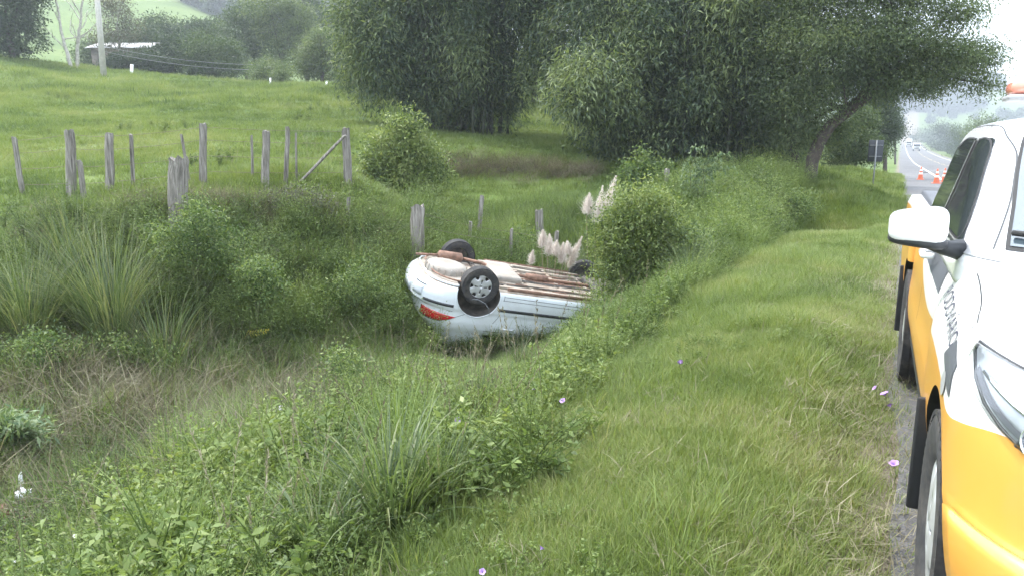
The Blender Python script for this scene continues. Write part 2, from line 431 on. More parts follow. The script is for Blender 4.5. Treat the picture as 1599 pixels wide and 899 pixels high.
# ------------------------------------------------------------------ mesh helpers
def np_mesh(name, V, Q, tone=None, smooth=False):
    """V (n,3) ; Q (m,k) faces all of the same k"""
    V = np.asarray(V, np.float32); Q = np.asarray(Q, np.int32)
    me = bpy.data.meshes.new(name)
    me.vertices.add(len(V)); me.vertices.foreach_set('co', V.ravel())
    k = Q.shape[1]
    me.loops.add(Q.size); me.loops.foreach_set('vertex_index', Q.ravel())
    me.polygons.add(len(Q))
    me.polygons.foreach_set('loop_start', np.arange(0, Q.size, k, dtype=np.int32))
    me.polygons.foreach_set('loop_total', np.full(len(Q), k, np.int32))
    if tone is not None:
        a = me.attributes.new('tone', 'FLOAT', 'POINT'); a.data.foreach_set('value', np.asarray(tone, np.float32))
    me.update(calc_edges=True)
    if smooth: me.shade_smooth()
    return me

class Geo:
    """collects quads in numpy and links them as ONE mesh object"""
    def __init__(self): self.V = []; self.Q = []; self.T = []; self.n = 0
    def add(self, V, Q, tone=None):
        V = np.asarray(V, float).reshape(-1, 3); Q = np.asarray(Q, int).reshape(-1, 4)
        self.V.append(V); self.Q.append(Q + self.n); self.n += len(V)
        self.T.append(np.full(len(V), .5) if tone is None else np.asarray(tone, float))
        return self
    def mesh(self, name, smooth=False):
        return np_mesh(name, np.concatenate(self.V), np.concatenate(self.Q), np.concatenate(self.T), smooth)
    def build(self, name, mat, parent=None, smooth=False):
        me = self.mesh(name, smooth)
        return link(name, me, mat, parent)

def link(name, me, mat=None, parent=None):
    o = bpy.data.objects.new(name, me)
    if mat is not None:
        for mm in (mat if isinstance(mat, (list, tuple)) else [mat]): me.materials.append(mm)
    COL.objects.link(o)
    if parent is not None: o.parent = parent
    return o

def tag(o, label=None, cat=None, group=None, kind=None):
    if label: o['label'] = label
    if cat: o['category'] = cat
    if group: o['group'] = group
    if kind: o['kind'] = kind
    return o

def thing(name, label, cat, loc=(0, 0, 0), rotz=0, group=None):
    o = bpy.data.objects.new(name, None); COL.objects.link(o)
    o.location = loc; o.rotation_euler = (0, 0, rotz); o.empty_display_size = .2
    return tag(o, label, cat, group)

def unit(v):
    v = np.asarray(v, float)
    return v / np.maximum(np.linalg.norm(v, axis=-1, keepdims=True), 1e-9)

def leaf_quads(C, D, L, W, fold=.12, r=rng):
    """rhombus leaves. C base, D direction"""
    n = len(C); D = unit(D)
    up = unit(r.normal(size=(n, 3)) * .7 + np.array([0, 0, 1.]))
    S = unit(np.cross(D, up)); N = np.cross(S, D)
    L = np.broadcast_to(np.asarray(L, float), n)[:, None]; W = np.broadcast_to(np.asarray(W, float), n)[:, None]
    m = C + D * L * .42 + N * L * fold
    V = np.stack([C, m + S * W * .5, C + D * L, m - S * W * .5], 1).reshape(-1, 3)
    Q = np.arange(4 * n).reshape(n, 4)
    return V, Q

def add_leaves(g, C, D, L, W, tone=None, fold=.12, r=rng):
    V, Q = leaf_quads(C, D, L, W, fold, r)
    if tone is None: tone = r.random(len(C))
    g.add(V, Q, np.repeat(tone, 4))

def add_blades(g, B, az, H, lean, W, curl, segs=3, tone=None, r=rng):
    """grass blades: base B, azimuth az, length H, initial lean angle from vertical, curl = further bend over the length"""
    n = len(B)
    H = np.broadcast_to(H, n); lean = np.broadcast_to(lean, n); W = np.broadcast_to(W, n); curl = np.broadcast_to(curl, n)
    side = np.stack([-np.sin(az), np.cos(az), np.zeros(n)], 1)
    tw = r.uniform(-.8, .8, n)
    P = B.copy(); rows = []
    for k in range(segs + 1):
        t = k / segs
        w = W * (1 - t ** 1.6) * .5 * (0.55 + .45 * min(1, t * 3)) + W * .03
        s = side * np.cos(tw)[:, None] + np.stack([np.cos(az), np.sin(az), np.zeros(n)], 1) * np.sin(tw)[:, None] * (1 - t)
        rows.append(P - s * w[:, None]); rows.append(P + s * w[:, None])
        a = lean + curl * ((k + .5) / segs) ** 1.3
        st = (H / segs)[:, None]
        P = P + st * np.stack([np.sin(a) * np.cos(az), np.sin(a) * np.sin(az), np.cos(a)], 1)
    V = np.stack(rows, 1)
    m = 2 * (segs + 1)
    base = np.arange(n)[:, None, None] * m
    q = np.array([[2 * k, 2 * k + 1, 2 * k + 3, 2 * k + 2] for k in range(segs)])
    Q = (base + q[None]).reshape(-1, 4)
    if tone is None: tone = r.random(n)
    g.add(V.reshape(-1, 3), Q, np.repeat(tone, m))

def add_tube(g, P, R, n=6, tone=.5, cap=True):
    P = np.asarray(P, float); R = np.broadcast_to(np.asarray(R, float), len(P))
    T = unit(np.gradient(P, axis=0))
    ref = np.array([0, 0, 1.]) if abs(T[0, 2]) < .9 else np.array([1., 0, 0])
    rows = []
    u = unit(np.cross(T[0], ref))
    for i in range(len(P)):
        u = unit(u - T[i] * (u @ T[i])); v = np.cross(T[i], u)
        a = np.linspace(0, 2 * PI, n, endpoint=False)
        rows.append(P[i] + R[i] * (np.cos(a)[:, None] * u + np.sin(a)[:, None] * v))
    V = np.concatenate(rows); Q = []
    for i in range(len(P) - 1):
        for k in range(n):
            Q.append((i * n + k, i * n + (k + 1) % n, (i + 1) * n + (k + 1) % n, (i + 1) * n + k))
    if cap:
        V = np.vstack([V, P[0], P[-1]]); c0 = len(V) - 2; c1 = len(V) - 1
        for k in range(0, n, 2):
            Q.append((c0, (k + 2) % n, (k + 1) % n, k))
            o_ = (len(P) - 1) * n
            Q.append((c1, o_ + k, o_ + (k + 1) % n, o_ + (k + 2) % n))
    g.add(V, Q, np.full(len(V), tone))

def add_box(g, c, s, M3=None, tone=.5):
    c = np.asarray(c, float); s = np.asarray(s, float) / 2
    V = np.array([[x, y, z] for x in (-1, 1) for y in (-1, 1) for z in (-1, 1)]) * s
    if M3 is not None: V = V @ np.asarray(M3).T
    g.add(V + c, [(0, 1, 3, 2), (4, 6, 7, 5), (0, 4, 5, 1), (2, 3, 7, 6), (0, 2, 6, 4), (1, 5, 7, 3)], np.full(8, tone))

def add_lathe(g, prof, n=32, axis='y', c=(0, 0, 0), tone=.5):
    """profile of (radius, offset along the axis)"""
    prof = np.asarray(prof, float); a = np.linspace(0, 2 * PI, n, endpoint=False)
    rows = []
    for r_, h in prof:
        x = r_ * np.cos(a); z = r_ * np.sin(a); y = np.full(n, h)
        rows.append(np.stack([x, y, z], 1) if axis == 'y' else np.stack([x, z, y], 1))
    V = np.concatenate(rows) + np.asarray(c); Q = []
    for i in range(len(prof) - 1):
        for k in range(n):
            Q.append((i * n + k, i * n + (k + 1) % n, (i + 1) * n + (k + 1) % n, (i + 1) * n + k))
    g.add(V, Q, np.full(len(V), tone))

def bevel(o, w=.01, seg=2):
    m = o.modifiers.new('bevel', 'BEVEL'); m.width = w; m.segments = seg; m.limit_method = 'ANGLE'
    return o

# ------------------------------------------------------------------ ground sheet
def build_ground():
    radii = np.concatenate([np.linspace(.4, 12, 80), np.geomspace(12.25, 75, 110)[0:], np.geomspace(77, 1300, 90)])
    c0 = math.pi / 2 + YAW
    fine = np.linspace(-math.radians(46), math.radians(40), 420)
    coarse = np.linspace(math.radians(40), 2 * PI - math.radians(46), 60)[1:-1]
    ang = c0 + np.concatenate([fine, coarse])
    R, A = np.meshgrid(radii, ang, indexing='ij')
    X = R * np.cos(A); Y = R * np.sin(A)
    Z = ground_z(X.ravel(), Y.ravel())
    V = np.stack([X.ravel(), Y.ravel(), Z], 1)
    nr, na = R.shape
    i = np.arange(nr - 1)[:, None]; k = np.arange(na)[None]
    k2 = (k + 1) % na
    Q = np.stack([i * na + k, (i + 1) * na + k, (i + 1) * na + k2, i * na + k2], -1).reshape(-1, 4)
    # centre fan as quads
    V = np.vstack([V, [0, 0, gz(0, 0)]]); c = len(V) - 1
    ks = np.arange(0, na - 1, 2)
    Qc = np.stack([np.full(len(ks), c), ks, ks + 1, (ks + 2) % na], 1)
    Q = np.vstack([Q, Qc])
    me = np_mesh('ground', V, Q, None, True)
    f = V[:, 1] * _cy - V[:, 0] * _sy
    x, y = V[:, 0], V[:, 1]
    # masks of what the soil carries
    gul = sstep(-2.2, -4.2, x) * (1 - sstep(-8.8, -10.5, x + .15 * (y - 8))) * (1 - sstep(13, 17, y))
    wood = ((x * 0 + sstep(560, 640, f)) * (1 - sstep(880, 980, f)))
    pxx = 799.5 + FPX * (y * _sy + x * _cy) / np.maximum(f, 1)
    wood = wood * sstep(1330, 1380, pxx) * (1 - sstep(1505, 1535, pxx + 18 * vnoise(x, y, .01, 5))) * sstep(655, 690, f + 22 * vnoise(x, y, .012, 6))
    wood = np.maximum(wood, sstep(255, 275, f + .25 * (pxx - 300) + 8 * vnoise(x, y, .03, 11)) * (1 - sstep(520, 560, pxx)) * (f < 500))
    for nm, arr in (('dark', gul), ('wood', wood)):
        a = me.attributes.new(nm, 'FLOAT', 'POINT'); a.data.foreach_set('value', arr.astype(np.float32))
    m, n, l = new_mat('ground')
    o = n.new('ShaderNodeOutputMaterial'); b = n.new('ShaderNodeBsdfPrincipled'); l.new(b.outputs[0], o.inputs[0])
    b.inputs['Roughness'].default_value = .95; b.inputs['Specular IOR Level'].default_value = .1
    geo = n.new('ShaderNodeNewGeometry')
    def noise(s, d=6, ro=.6):
        t = n.new('ShaderNodeTexNoise'); t.inputs['Scale'].default_value = s; t.inputs['Detail'].default_value = d; t.inputs['Roughness'].default_value = ro
        l.new(geo.outputs['Position'], t.inputs['Vector']); return t.outputs['Fac']
    def ramp(fac, cols, p0=.3, p1=.7):
        cr = n.new('ShaderNodeValToRGB'); e = cr.color_ramp.elements
        while len(e) < len(cols): e.new(.5)
        for i_, c_ in enumerate(cols):
            e[i_].position = p0 + (p1 - p0) * i_ / (len(cols) - 1); e[i_].color = (*c_, 1)
        l.new(fac, cr.inputs[0]); return cr.outputs[0]
    def mix(fac, a_, b_):
        mx = n.new('ShaderNodeMix'); mx.data_type = 'RGBA'; l.new(fac, mx.inputs['Factor']); l.new(a_, mx.inputs['A']); l.new(b_, mx.inputs['B']); return mx.outputs['Result']
    big = ramp(noise(.06, 8), [(.055, .085, .028), (.085, .125, .038), (.125, .165, .05), (.15, .17, .07)], .3, .7)
    fine_ = ramp(noise(1.6, 8, .7), [(.05, .08, .022), (.11, .165, .042), (.18, .23, .07)], .3, .72)
    mm = n.new('ShaderNodeMix'); mm.data_type = 'RGBA'; mm.inputs['Factor'].default_value = .5
    l.new(big, mm.inputs['A']); l.new(fine_, mm.inputs['B'])
    dirtc = ramp(noise(9, 8, .7), [(.035, .030, .02), (.075, .065, .04), (.06, .075, .03), (.13, .11, .075)], .3, .72)
    ad = n.new('ShaderNodeAttribute'); ad.attribute_name = 'dark'
    c1 = mix(ad.outputs['Fac'], mm.outputs['Result'], dirtc)
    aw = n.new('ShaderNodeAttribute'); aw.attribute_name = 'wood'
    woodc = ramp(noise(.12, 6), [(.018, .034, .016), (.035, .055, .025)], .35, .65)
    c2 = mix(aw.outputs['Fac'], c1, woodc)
    # strip of bare gravelly soil beside the asphalt
    sx = n.new('ShaderNodeSeparateXYZ'); l.new(geo.outputs['Position'], sx.inputs[0])
    nn = noise(2.2, 6)
    mr = n.new('ShaderNodeMath'); mr.operation = 'MULTIPLY_ADD'; l.new(nn, mr.inputs[0]); mr.inputs[1].default_value = .7; l.new(sx.outputs['X'], mr.inputs[2])
    m4 = n.new('ShaderNodeMapRange'); m4.inputs[1].default_value = .05; m4.inputs[2].default_value = .40; l.new(mr.outputs[0], m4.inputs[0])
    m5 = n.new('ShaderNodeMapRange'); m5.inputs[1].default_value = 10.4; m5.inputs[2].default_value = 12.5; m5.inputs[3].default_value = 1; m5.inputs[4].default_value = 0; l.new(mr.outputs[0], m5.inputs[0])
    m6 = n.new('ShaderNodeMath'); m6.operation = 'MULTIPLY'; l.new(m4.outputs[0], m6.inputs[0]); l.new(m5.outputs[0], m6.inputs[1])
    soil = ramp(noise(28, 8, .75), [(.09, .075, .06), (.20, .17, .14), (.30, .27, .23)], .3, .72)
    c3 = mix(m6.outputs[0], c2, soil)
    l.new(c3, b.inputs['Base Color'])
    bp = n.new('ShaderNodeBump'); bp.inputs['Strength'].default_value = .6; bp.inputs['Distance'].default_value = .05
    l.new(noise(14, 8, .7), bp.inputs['Height']); l.new(bp.outputs[0], b.inputs['Normal'])
    g_ = link('ground', me, m)
    tag(g_, kind='structure')
    return g_
build_ground()

# ------------------------------------------------------------------ road
def strip(xa, xb, y0, y1, dz, jit=0, ys=None):
    g = Geo()
    if ys is None: ys = np.unique(np.concatenate([np.arange(y0, min(y1, 60), .5), np.geomspace(max(y0, 60), y1, 120) if y1 > 60 else [y1], [y1]]))
    ys = np.asarray(ys)
    xs = np.linspace(0, 1, 9 if xb - xa > 2 else 2)
    rows = []
    for j, s in enumerate(xs):
        x = xa + (xb - xa) * s + (jit * vnoise(ys * 0, ys, 2.6, 31) + jit * .5 * vnoise(ys * 0, ys, 9, 32) if (jit and j == 0) else 0)
        rows.append(np.stack([x + 0 * ys, ys, roadz(ys) + dz], 1))
    V = np.stack(rows, 0); na, nb = V.shape[:2]
    i = np.arange(na - 1)[:, None]; k = np.arange(nb - 1)[None]
    Q = np.stack([i * nb + k, (i + 1) * nb + k, (i + 1) * nb + k + 1, i * nb + k + 1], -1).reshape(-1, 4)
    g.add(V.reshape(-1, 3), Q)
    return g

def asphalt():
    m, n, l = new_mat('asphalt')
    o = n.new('ShaderNodeOutputMaterial'); b = n.new('ShaderNodeBsdfPrincipled'); l.new(b.outputs[0], o.inputs[0])
    geo = n.new('ShaderNodeNewGeometry')
    n1 = n.new('ShaderNodeTexNoise'); n1.inputs['Scale'].default_value = 90; n1.inputs['Detail'].default_value = 4
    n2 = n.new('ShaderNodeTexNoise'); n2.inputs['Scale'].default_value = .35; n2.inputs['Detail'].default_value = 7
    for t in (n1, n2): l.new(geo.outputs['Position'], t.inputs['Vector'])
    ad = n.new('ShaderNodeMath'); ad.operation = 'ADD'; l.new(n1.outputs['Fac'], ad.inputs[0]); l.new(n2.outputs['Fac'], ad.inputs[1])
    cr = n.new('ShaderNodeValToRGB'); e = cr.color_ramp.elements
    e[0].position = .38; e[0].color = (.055, .055, .058, 1); e[1].position = .64; e[1].color = (.15, .145, .145, 1)
    hf = n.new('ShaderNodeMath'); hf.operation = 'MULTIPLY'; hf.inputs[1].default_value = .5; l.new(ad.outputs[0], hf.inputs[0])
    l.new(hf.outputs[0], cr.inputs[0]); l.new(cr.outputs[0], b.inputs['Base Color'])
    b.inputs['Roughness'].default_value = .85
    bp = n.new('ShaderNodeBump'); bp.inputs['Strength'].default_value = .4; bp.inputs['Distance'].default_value = .01
    l.new(n1.outputs['Fac'], bp.inputs['Height']); l.new(bp.outputs[0], b.inputs['Normal'])
    return m
M['asphalt'] = asphalt()
road = tag(strip(.12, 10.3, -60, 1000, .0, .06).build('road', M['asphalt'], smooth=True), kind='structure')
strip(2.22, 2.36, -60, 700, .006).build('edge_line', M['road_paint'], road)
strip(9.2, 9.35, -60, 700, .006).build('edge_line', M['road_paint'], road)
gdash = Geo()
for y in np.arange(-20, 400, 8.0):
    s_ = strip(5.78, 5.9, 0, 1, .006, 0, np.linspace(y, y + 3.2, 4))
    gdash.add(s_.V[0], s_.Q[0])
    if int(y) % 16 < 8: s_ = strip(5.98, 6.1, 0, 1, .006, 0, np.linspace(y, y + 3.2, 4)); gdash.add(s_.V[0], s_.Q[0])
gdash.build('centre_dashes', M['yellow_line'], road)['kind'] = 'stuff'

# ------------------------------------------------------------------ car bodies as stacks of plan outlines
class Stack:
    """levels: (z, half width, x rear, x front, rear corner length, rear corner depth, front corner length, front corner depth, rear bow, front bow)"""
    def __init__(self, levels):
        L = np.array(levels, float); self.z0, self.z1 = L[0, 0], L[-1, 0]
        self.L = L
        self.f = [pchip(L[:, 0], L[:, i]) for i in range(1, L.shape[1])]
    def P(self, u, z):
        u = np.asarray(u, float); z = np.asarray(z, float); u, z = np.broadcast_arrays(u, z)
        w, xr, xf, rr, dr, rf, df, br, bf = [f(z) for f in self.f]
        x = np.zeros_like(u); y = np.zeros_like(u)
        def seg(k): return (u >= k) & ((u < k + 1) | (k == 4))
        s = seg(0); t = u; x = np.where(s, xr, x); y = np.where(s, (w - dr) * t, y)
        s = seg(1); a = (u - 1) * PI / 2
        x = np.where(s, xr + rr * (1 - np.cos(a)), x); y = np.where(s, w - dr + dr * np.sin(a), y)
        s = seg(2); t = u - 2
        x = np.where(s, (xr + rr) * (1 - t) + (xf - rf) * t, x); y = np.where(s, w, y)
        s = seg(3); a = (u - 3) * PI / 2
        x = np.where(s, xf - rf + rf * np.sin(a), x); y = np.where(s, w - df + df * np.cos(a), y)
        s = seg(4); t = u - 4
        x = np.where(s, xf, x); y = np.where(s, (w - df) * (1 - t), y)
        k = (np.clip(y / w, 0, 1)) ** 2
        mid = (xr + xf) / 2
        x = x + np.where(x < mid, br, -bf) * k * np.clip(np.abs(x - mid) / (xf - mid), 0, 1) ** 4
        return np.stack([x, y, z], -1)
    def N(self, u, z):
        e = 2e-3
        du = self.P(np.clip(u + e, 0, 5), z) - self.P(np.clip(u - e, 0, 5), z)
        zz0 = np.clip(z - e, self.z0, self.z1); zz1 = np.clip(z + e, self.z0, self.z1)
        dz = self.P(u, zz1) - self.P(u, zz0)
        n = unit(np.cross(dz, du))
        c = self.P(u, z) - np.array([(self.f[1](1.) + self.f[2](1.)) / 2, 0, 0])
        sgn = np.sign(n[..., 1:2] + 1e-6)
        return n * np.where(np.abs(n[..., 1:2]) > .15, sgn, np.sign((n * c).sum(-1, keepdims=True)))
    def u_of_x(self, x, z):
        uu = np.linspace(1, 4, 181)
        x = np.asarray(x, float); z = np.asarray(z, float); x, z = np.broadcast_arrays(x, z)
        out = np.empty(x.shape)
        for i in np.ndindex(x.shape):
            xx = self.P(uu, np.full(181, z[i]))[:, 0]
            out[i] = np.interp(x[i], xx, uu)
        return out
    def mesh(self, name, nz=28, nu=(6, 10, 34, 14, 8), zs=None, cap=True):
        u = np.concatenate([k + np.linspace(0, 1, n_, endpoint=False) for k, n_ in enumerate(nu)] + [[5]])
        z = np.unique(np.concatenate([np.linspace(self.z0, self.z1, nz), self.L[:, 0]])) if zs is None else zs
        U, Z = np.meshgrid(u, z)
        P = self.P(U, Z)                                      # (nz, m, 3)
        m = len(u)
        mir = P[:, 1:-1][:, ::-1].copy(); mir[..., 1] *= -1
        R = np.concatenate([P, mir], 1); k = R.shape[1]
        V = R.reshape(-1, 3); Q = []
        for i in range(len(z) - 1):
            for j in range(k):
                Q.append((i * k + j, (i + 1) * k + j, (i + 1) * k + (j + 1) % k, i * k + (j + 1) % k))
        if cap:
            for base, flip in ((0, False), ((len(z) - 1) * k, True)):
                for j in range(m - 1):
                    a = base + j; b_ = base + j + 1
                    a2 = base + (k - j) % k; b2 = base + (k - j - 1) % k
                    if j == 0: q = (a, b_, b2, b2)
                    if a == a2 or b_ == b2:
                        continue
                    q = (a, b_, b2, a2)
                    Q.append(q[::-1] if flip else q)
            Vv = V
            # end triangles
            T = []
            for base, flip in ((0, False), ((len(z) - 1) * k, True)):
                t1 = (base, base + 1, base + k - 1); t2 = (base + m - 2, base + m - 1, base + m)
                T += [t1[::-1], t2[::-1]] if flip else [t1, t2]
            me = bpy.data.meshes.new(name)
            me.from_pydata([tuple(v) for v in Vv], [], [tuple(q) for q in Q] + T)
        else:
            me = np_mesh(name, V, np.array(Q))
        bm = bmesh.new(); bm.from_mesh(me); bmesh.ops.recalc_face_normals(bm, faces=bm.faces); bm.to_mesh(me); bm.free()
        me.shade_smooth()
        return me
    def patch(self, U, Z, off=.003, flip=False):
        """grid patch lying off the surface"""
        P = self.P(U, Z) + self.N(U, Z) * off
        if flip: P = P.copy(); P[..., 1] *= -1
        a, b = P.shape[:2]
        i = np.arange(a - 1)[:, None]; k = np.arange(b - 1)[None]
        Q = np.stack([i * b + k, (i + 1) * b + k, (i + 1) * b + k + 1, i * b + k + 1], -1).reshape(-1, 4)
        return P.reshape(-1, 3), Q
    def quad_patch(self, c, n=(14, 6), off=.003, flip=False):
        """c: 4 (x,z) corners bl, br, tr, tl"""
        s, t = np.meshgrid(np.linspace(0, 1, n[0]), np.linspace(0, 1, n[1]))
        c = np.array(c, float)
        XZ = (c[0] * (1 - s[..., None]) + c[1] * s[..., None]) * (1 - t[..., None]) + (c[3] * (1 - s[..., None]) + c[2] * s[..., None]) * t[..., None]
        return self.patch(self.u_of_x(XZ[..., 0], XZ[..., 1]), XZ[..., 1], off, flip)
    def row_patch(self, x, zb, zt, n=8, off=.003, flip=False):
        """columns at x with bottom and top heights"""
        t = np.linspace(0, 1, n)[:, None]
        Z = np.asarray(zb)[None] * (1 - t) + np.asarray(zt)[None] * t
        X = np.broadcast_to(np.asarray(x, float)[None], Z.shape)
        return self.patch(self.u_of_x(X, Z), Z, off, flip)
    def line(self, pts, w=.006, off=.002, flip=False):
        pts = np.array(pts, float)
        d = np.concatenate([[0], np.cumsum(np.linalg.norm(np.diff(pts, axis=0), axis=1))])
        tt = np.linspace(0, d[-1], max(6, int(d[-1] / .03)))
        X = np.interp(tt, d, pts[:, 0]); Z = np.interp(tt, d, pts[:, 1])
        if len(tt) > 12:
            kern = np.ones(5) / 5; X[2:-2] = np.convolve(X, kern, 'valid'); Z[2:-2] = np.convolve(Z, kern, 'valid')
        C = self.P(self.u_of_x(X, Z), Z); Nn = self.N(self.u_of_x(X, Z), Z)
        if len(tt) > 12:
            for i_ in range(3): C[3:-3, i_] = np.convolve(C[:, i_], np.ones(7) / 7, 'valid')
        T = unit(np.gradient(C, axis=0)); S = unit(np.cross(T, Nn))
        A = C + Nn * off - S * w / 2; B = C + Nn * off + S * w / 2
        V = np.stack([A, B], 1).reshape(-1, 3)
        if flip: V[:, 1] *= -1
        k = np.arange(len(tt) - 1)
        return V, np.stack([2 * k, 2 * k + 1, 2 * k + 3, 2 * k + 2], 1)

def boolean_cut(o, cutters, op='DIFFERENCE'):
    bpy.context.view_layer.update()
    for c in cutters:
        c.matrix_world = o.matrix_world.copy()
        m = o.modifiers.new('cut', 'BOOLEAN'); m.object = c; m.operation = op; m.solver = 'EXACT'
    bpy.context.view_layer.update()
    dg = bpy.context.evaluated_depsgraph_get()
    me = bpy.data.meshes.new_from_object(o.evaluated_get(dg), depsgraph=dg)
    o.modifiers.clear(); o.data = me
    for c in cutters:
        d = c.data; bpy.data.objects.remove(c); bpy.data.meshes.remove(d)
    return o

def drum(x, z, r, y0, y1, n=48):
    bm = bmesh.new()
    bmesh.ops.create_cone(bm, cap_ends=True, segments=n, radius1=r, radius2=r, depth=abs(y1 - y0),
                          matrix=Matrix.Translation((x, (y0 + y1) / 2, z)) @ Matrix.Rotation(PI / 2, 4, 'X'))
    me = bpy.data.meshes.new('cutter'); bm.to_mesh(me); bm.free()
    return link('cutter', me)

def smooth_auto(o, ang=35):
    me = o.data
    me.shade_smooth()
    bm = bmesh.new(); bm.from_mesh(me)
    for e in bm.edges:
        e.smooth = not (len(e.link_faces) == 2 and e.calc_face_angle(0) > math.radians(ang))
    bm.to_mesh(me); bm.free()

def wheel(parent, x, y, z, R, W, rim_r, side, style, steer=0):
    """wheel > tyre, rim or hub_cap"""
    w = bpy.data.objects.new('wheel', None); COL.objects.link(w); w.parent = parent
    w.location = (x, y, z); w.rotation_euler = (0, 0, (0 if side > 0 else PI) + steer)
    g = Geo(); h = W / 2
    prof = [(rim_r - .01, -h * .82), (rim_r + .012, -h * .9), (rim_r + (R - rim_r) * .45, -h), (R * .955, -h * .93), (R * .985, -h * .78)]
    for k in (-.5, -.17, .17, .5):
        prof += [(R, (k - .12) * W * .5 * 2 * .78), (R, (k + .12) * W * .5 * 2 * .78), (R - .004, (k + .14) * W * .78), (R - .004, (k + .19) * W * .78)]
    prof = prof[:-2] + [(R * .985, h * .78), (R * .955, h * .93), (R - (R - rim_r) * .25, h * .99), (rim_r + (R - rim_r) * .55, h * 1.0), (rim_r + .012, h * .9), (rim_r - .01, h * .8)]
    add_lathe(g, prof, 56)
    for i in range(56 if style == 'truck' else 0):            # shoulder blocks
        a = 2 * PI * i / 56
        Rm = Matrix.Rotation(-a, 3, 'Y')
        for s in (-1, 1):
            add_box(g, np.array(Rm @ Vector((R * .972, s * h * .80, 0))), (.018, h * .34, .026), np.array(Rm))
    g.build('tyre', M['tyre'], w, smooth=True)
    if style == 'truck': smooth_auto(w.children[0], 30)
    g = Geo()
    add_lathe(g, [(rim_r, -h * .8), (rim_r - .02, -h * .3), (rim_r - .025, h * .55), (rim_r - .004, h * .82)], 40)
    add_lathe(g, [(rim_r - .025, -h * .2), (.02, -h * .12)], 40)
    g.build('rim', M['axle'] if style != 'truck' else M['alloy'], w, smooth=True)
    # cover with six notches round the edge like a snow flake
    n = 6 if style != 'truck' else 6
    def rad(a):
        return 1
    A = np.linspace(0, 2 * PI, 97)[:-1]; rr = np.array([.03, .25, .42, .56, .68, .78, .87, .94, 1.0]) * (rim_r - .004)
    V = []; Q = []
    for i, r_ in enumerate(rr):
        for a in A:
            t = r_ / rim_r
            wave = .5 + .5 * math.cos(a * n)
            dip = -.026 * math.exp(-((t - .80) / .10) ** 2) * (wave ** 2 if t > .5 else 0)
            V.append((r_ * math.cos(a), h * .80 + .014 * (1 - t * t) + dip, r_ * math.sin(a)))
    for i in range(len(rr) - 1):
        for k in range(96):
            t = (rr[i] + rr[i + 1]) / 2 / rim_r; a = A[k] + PI / 96
            wave = math.cos(a * n)
            hole = (.64 < t < .92) and wave > (.35 if t > .75 else .70)
            bolt = (.28 < t < .48) and math.cos((a) * 4) > .82
            if hole or bolt: continue
            Q.append((i * 96 + k, i * 96 + (k + 1) % 96, (i + 1) * 96 + (k + 1) % 96, (i + 1) * 96 + k))
    me = np_mesh('hub_cap', V, Q, None, True)
    c = link('hub_cap', me, M['alloy'], w)
    m = c.modifiers.new('thick', 'SOLIDIFY'); m.thickness = .006; m.offset = -1
    return w

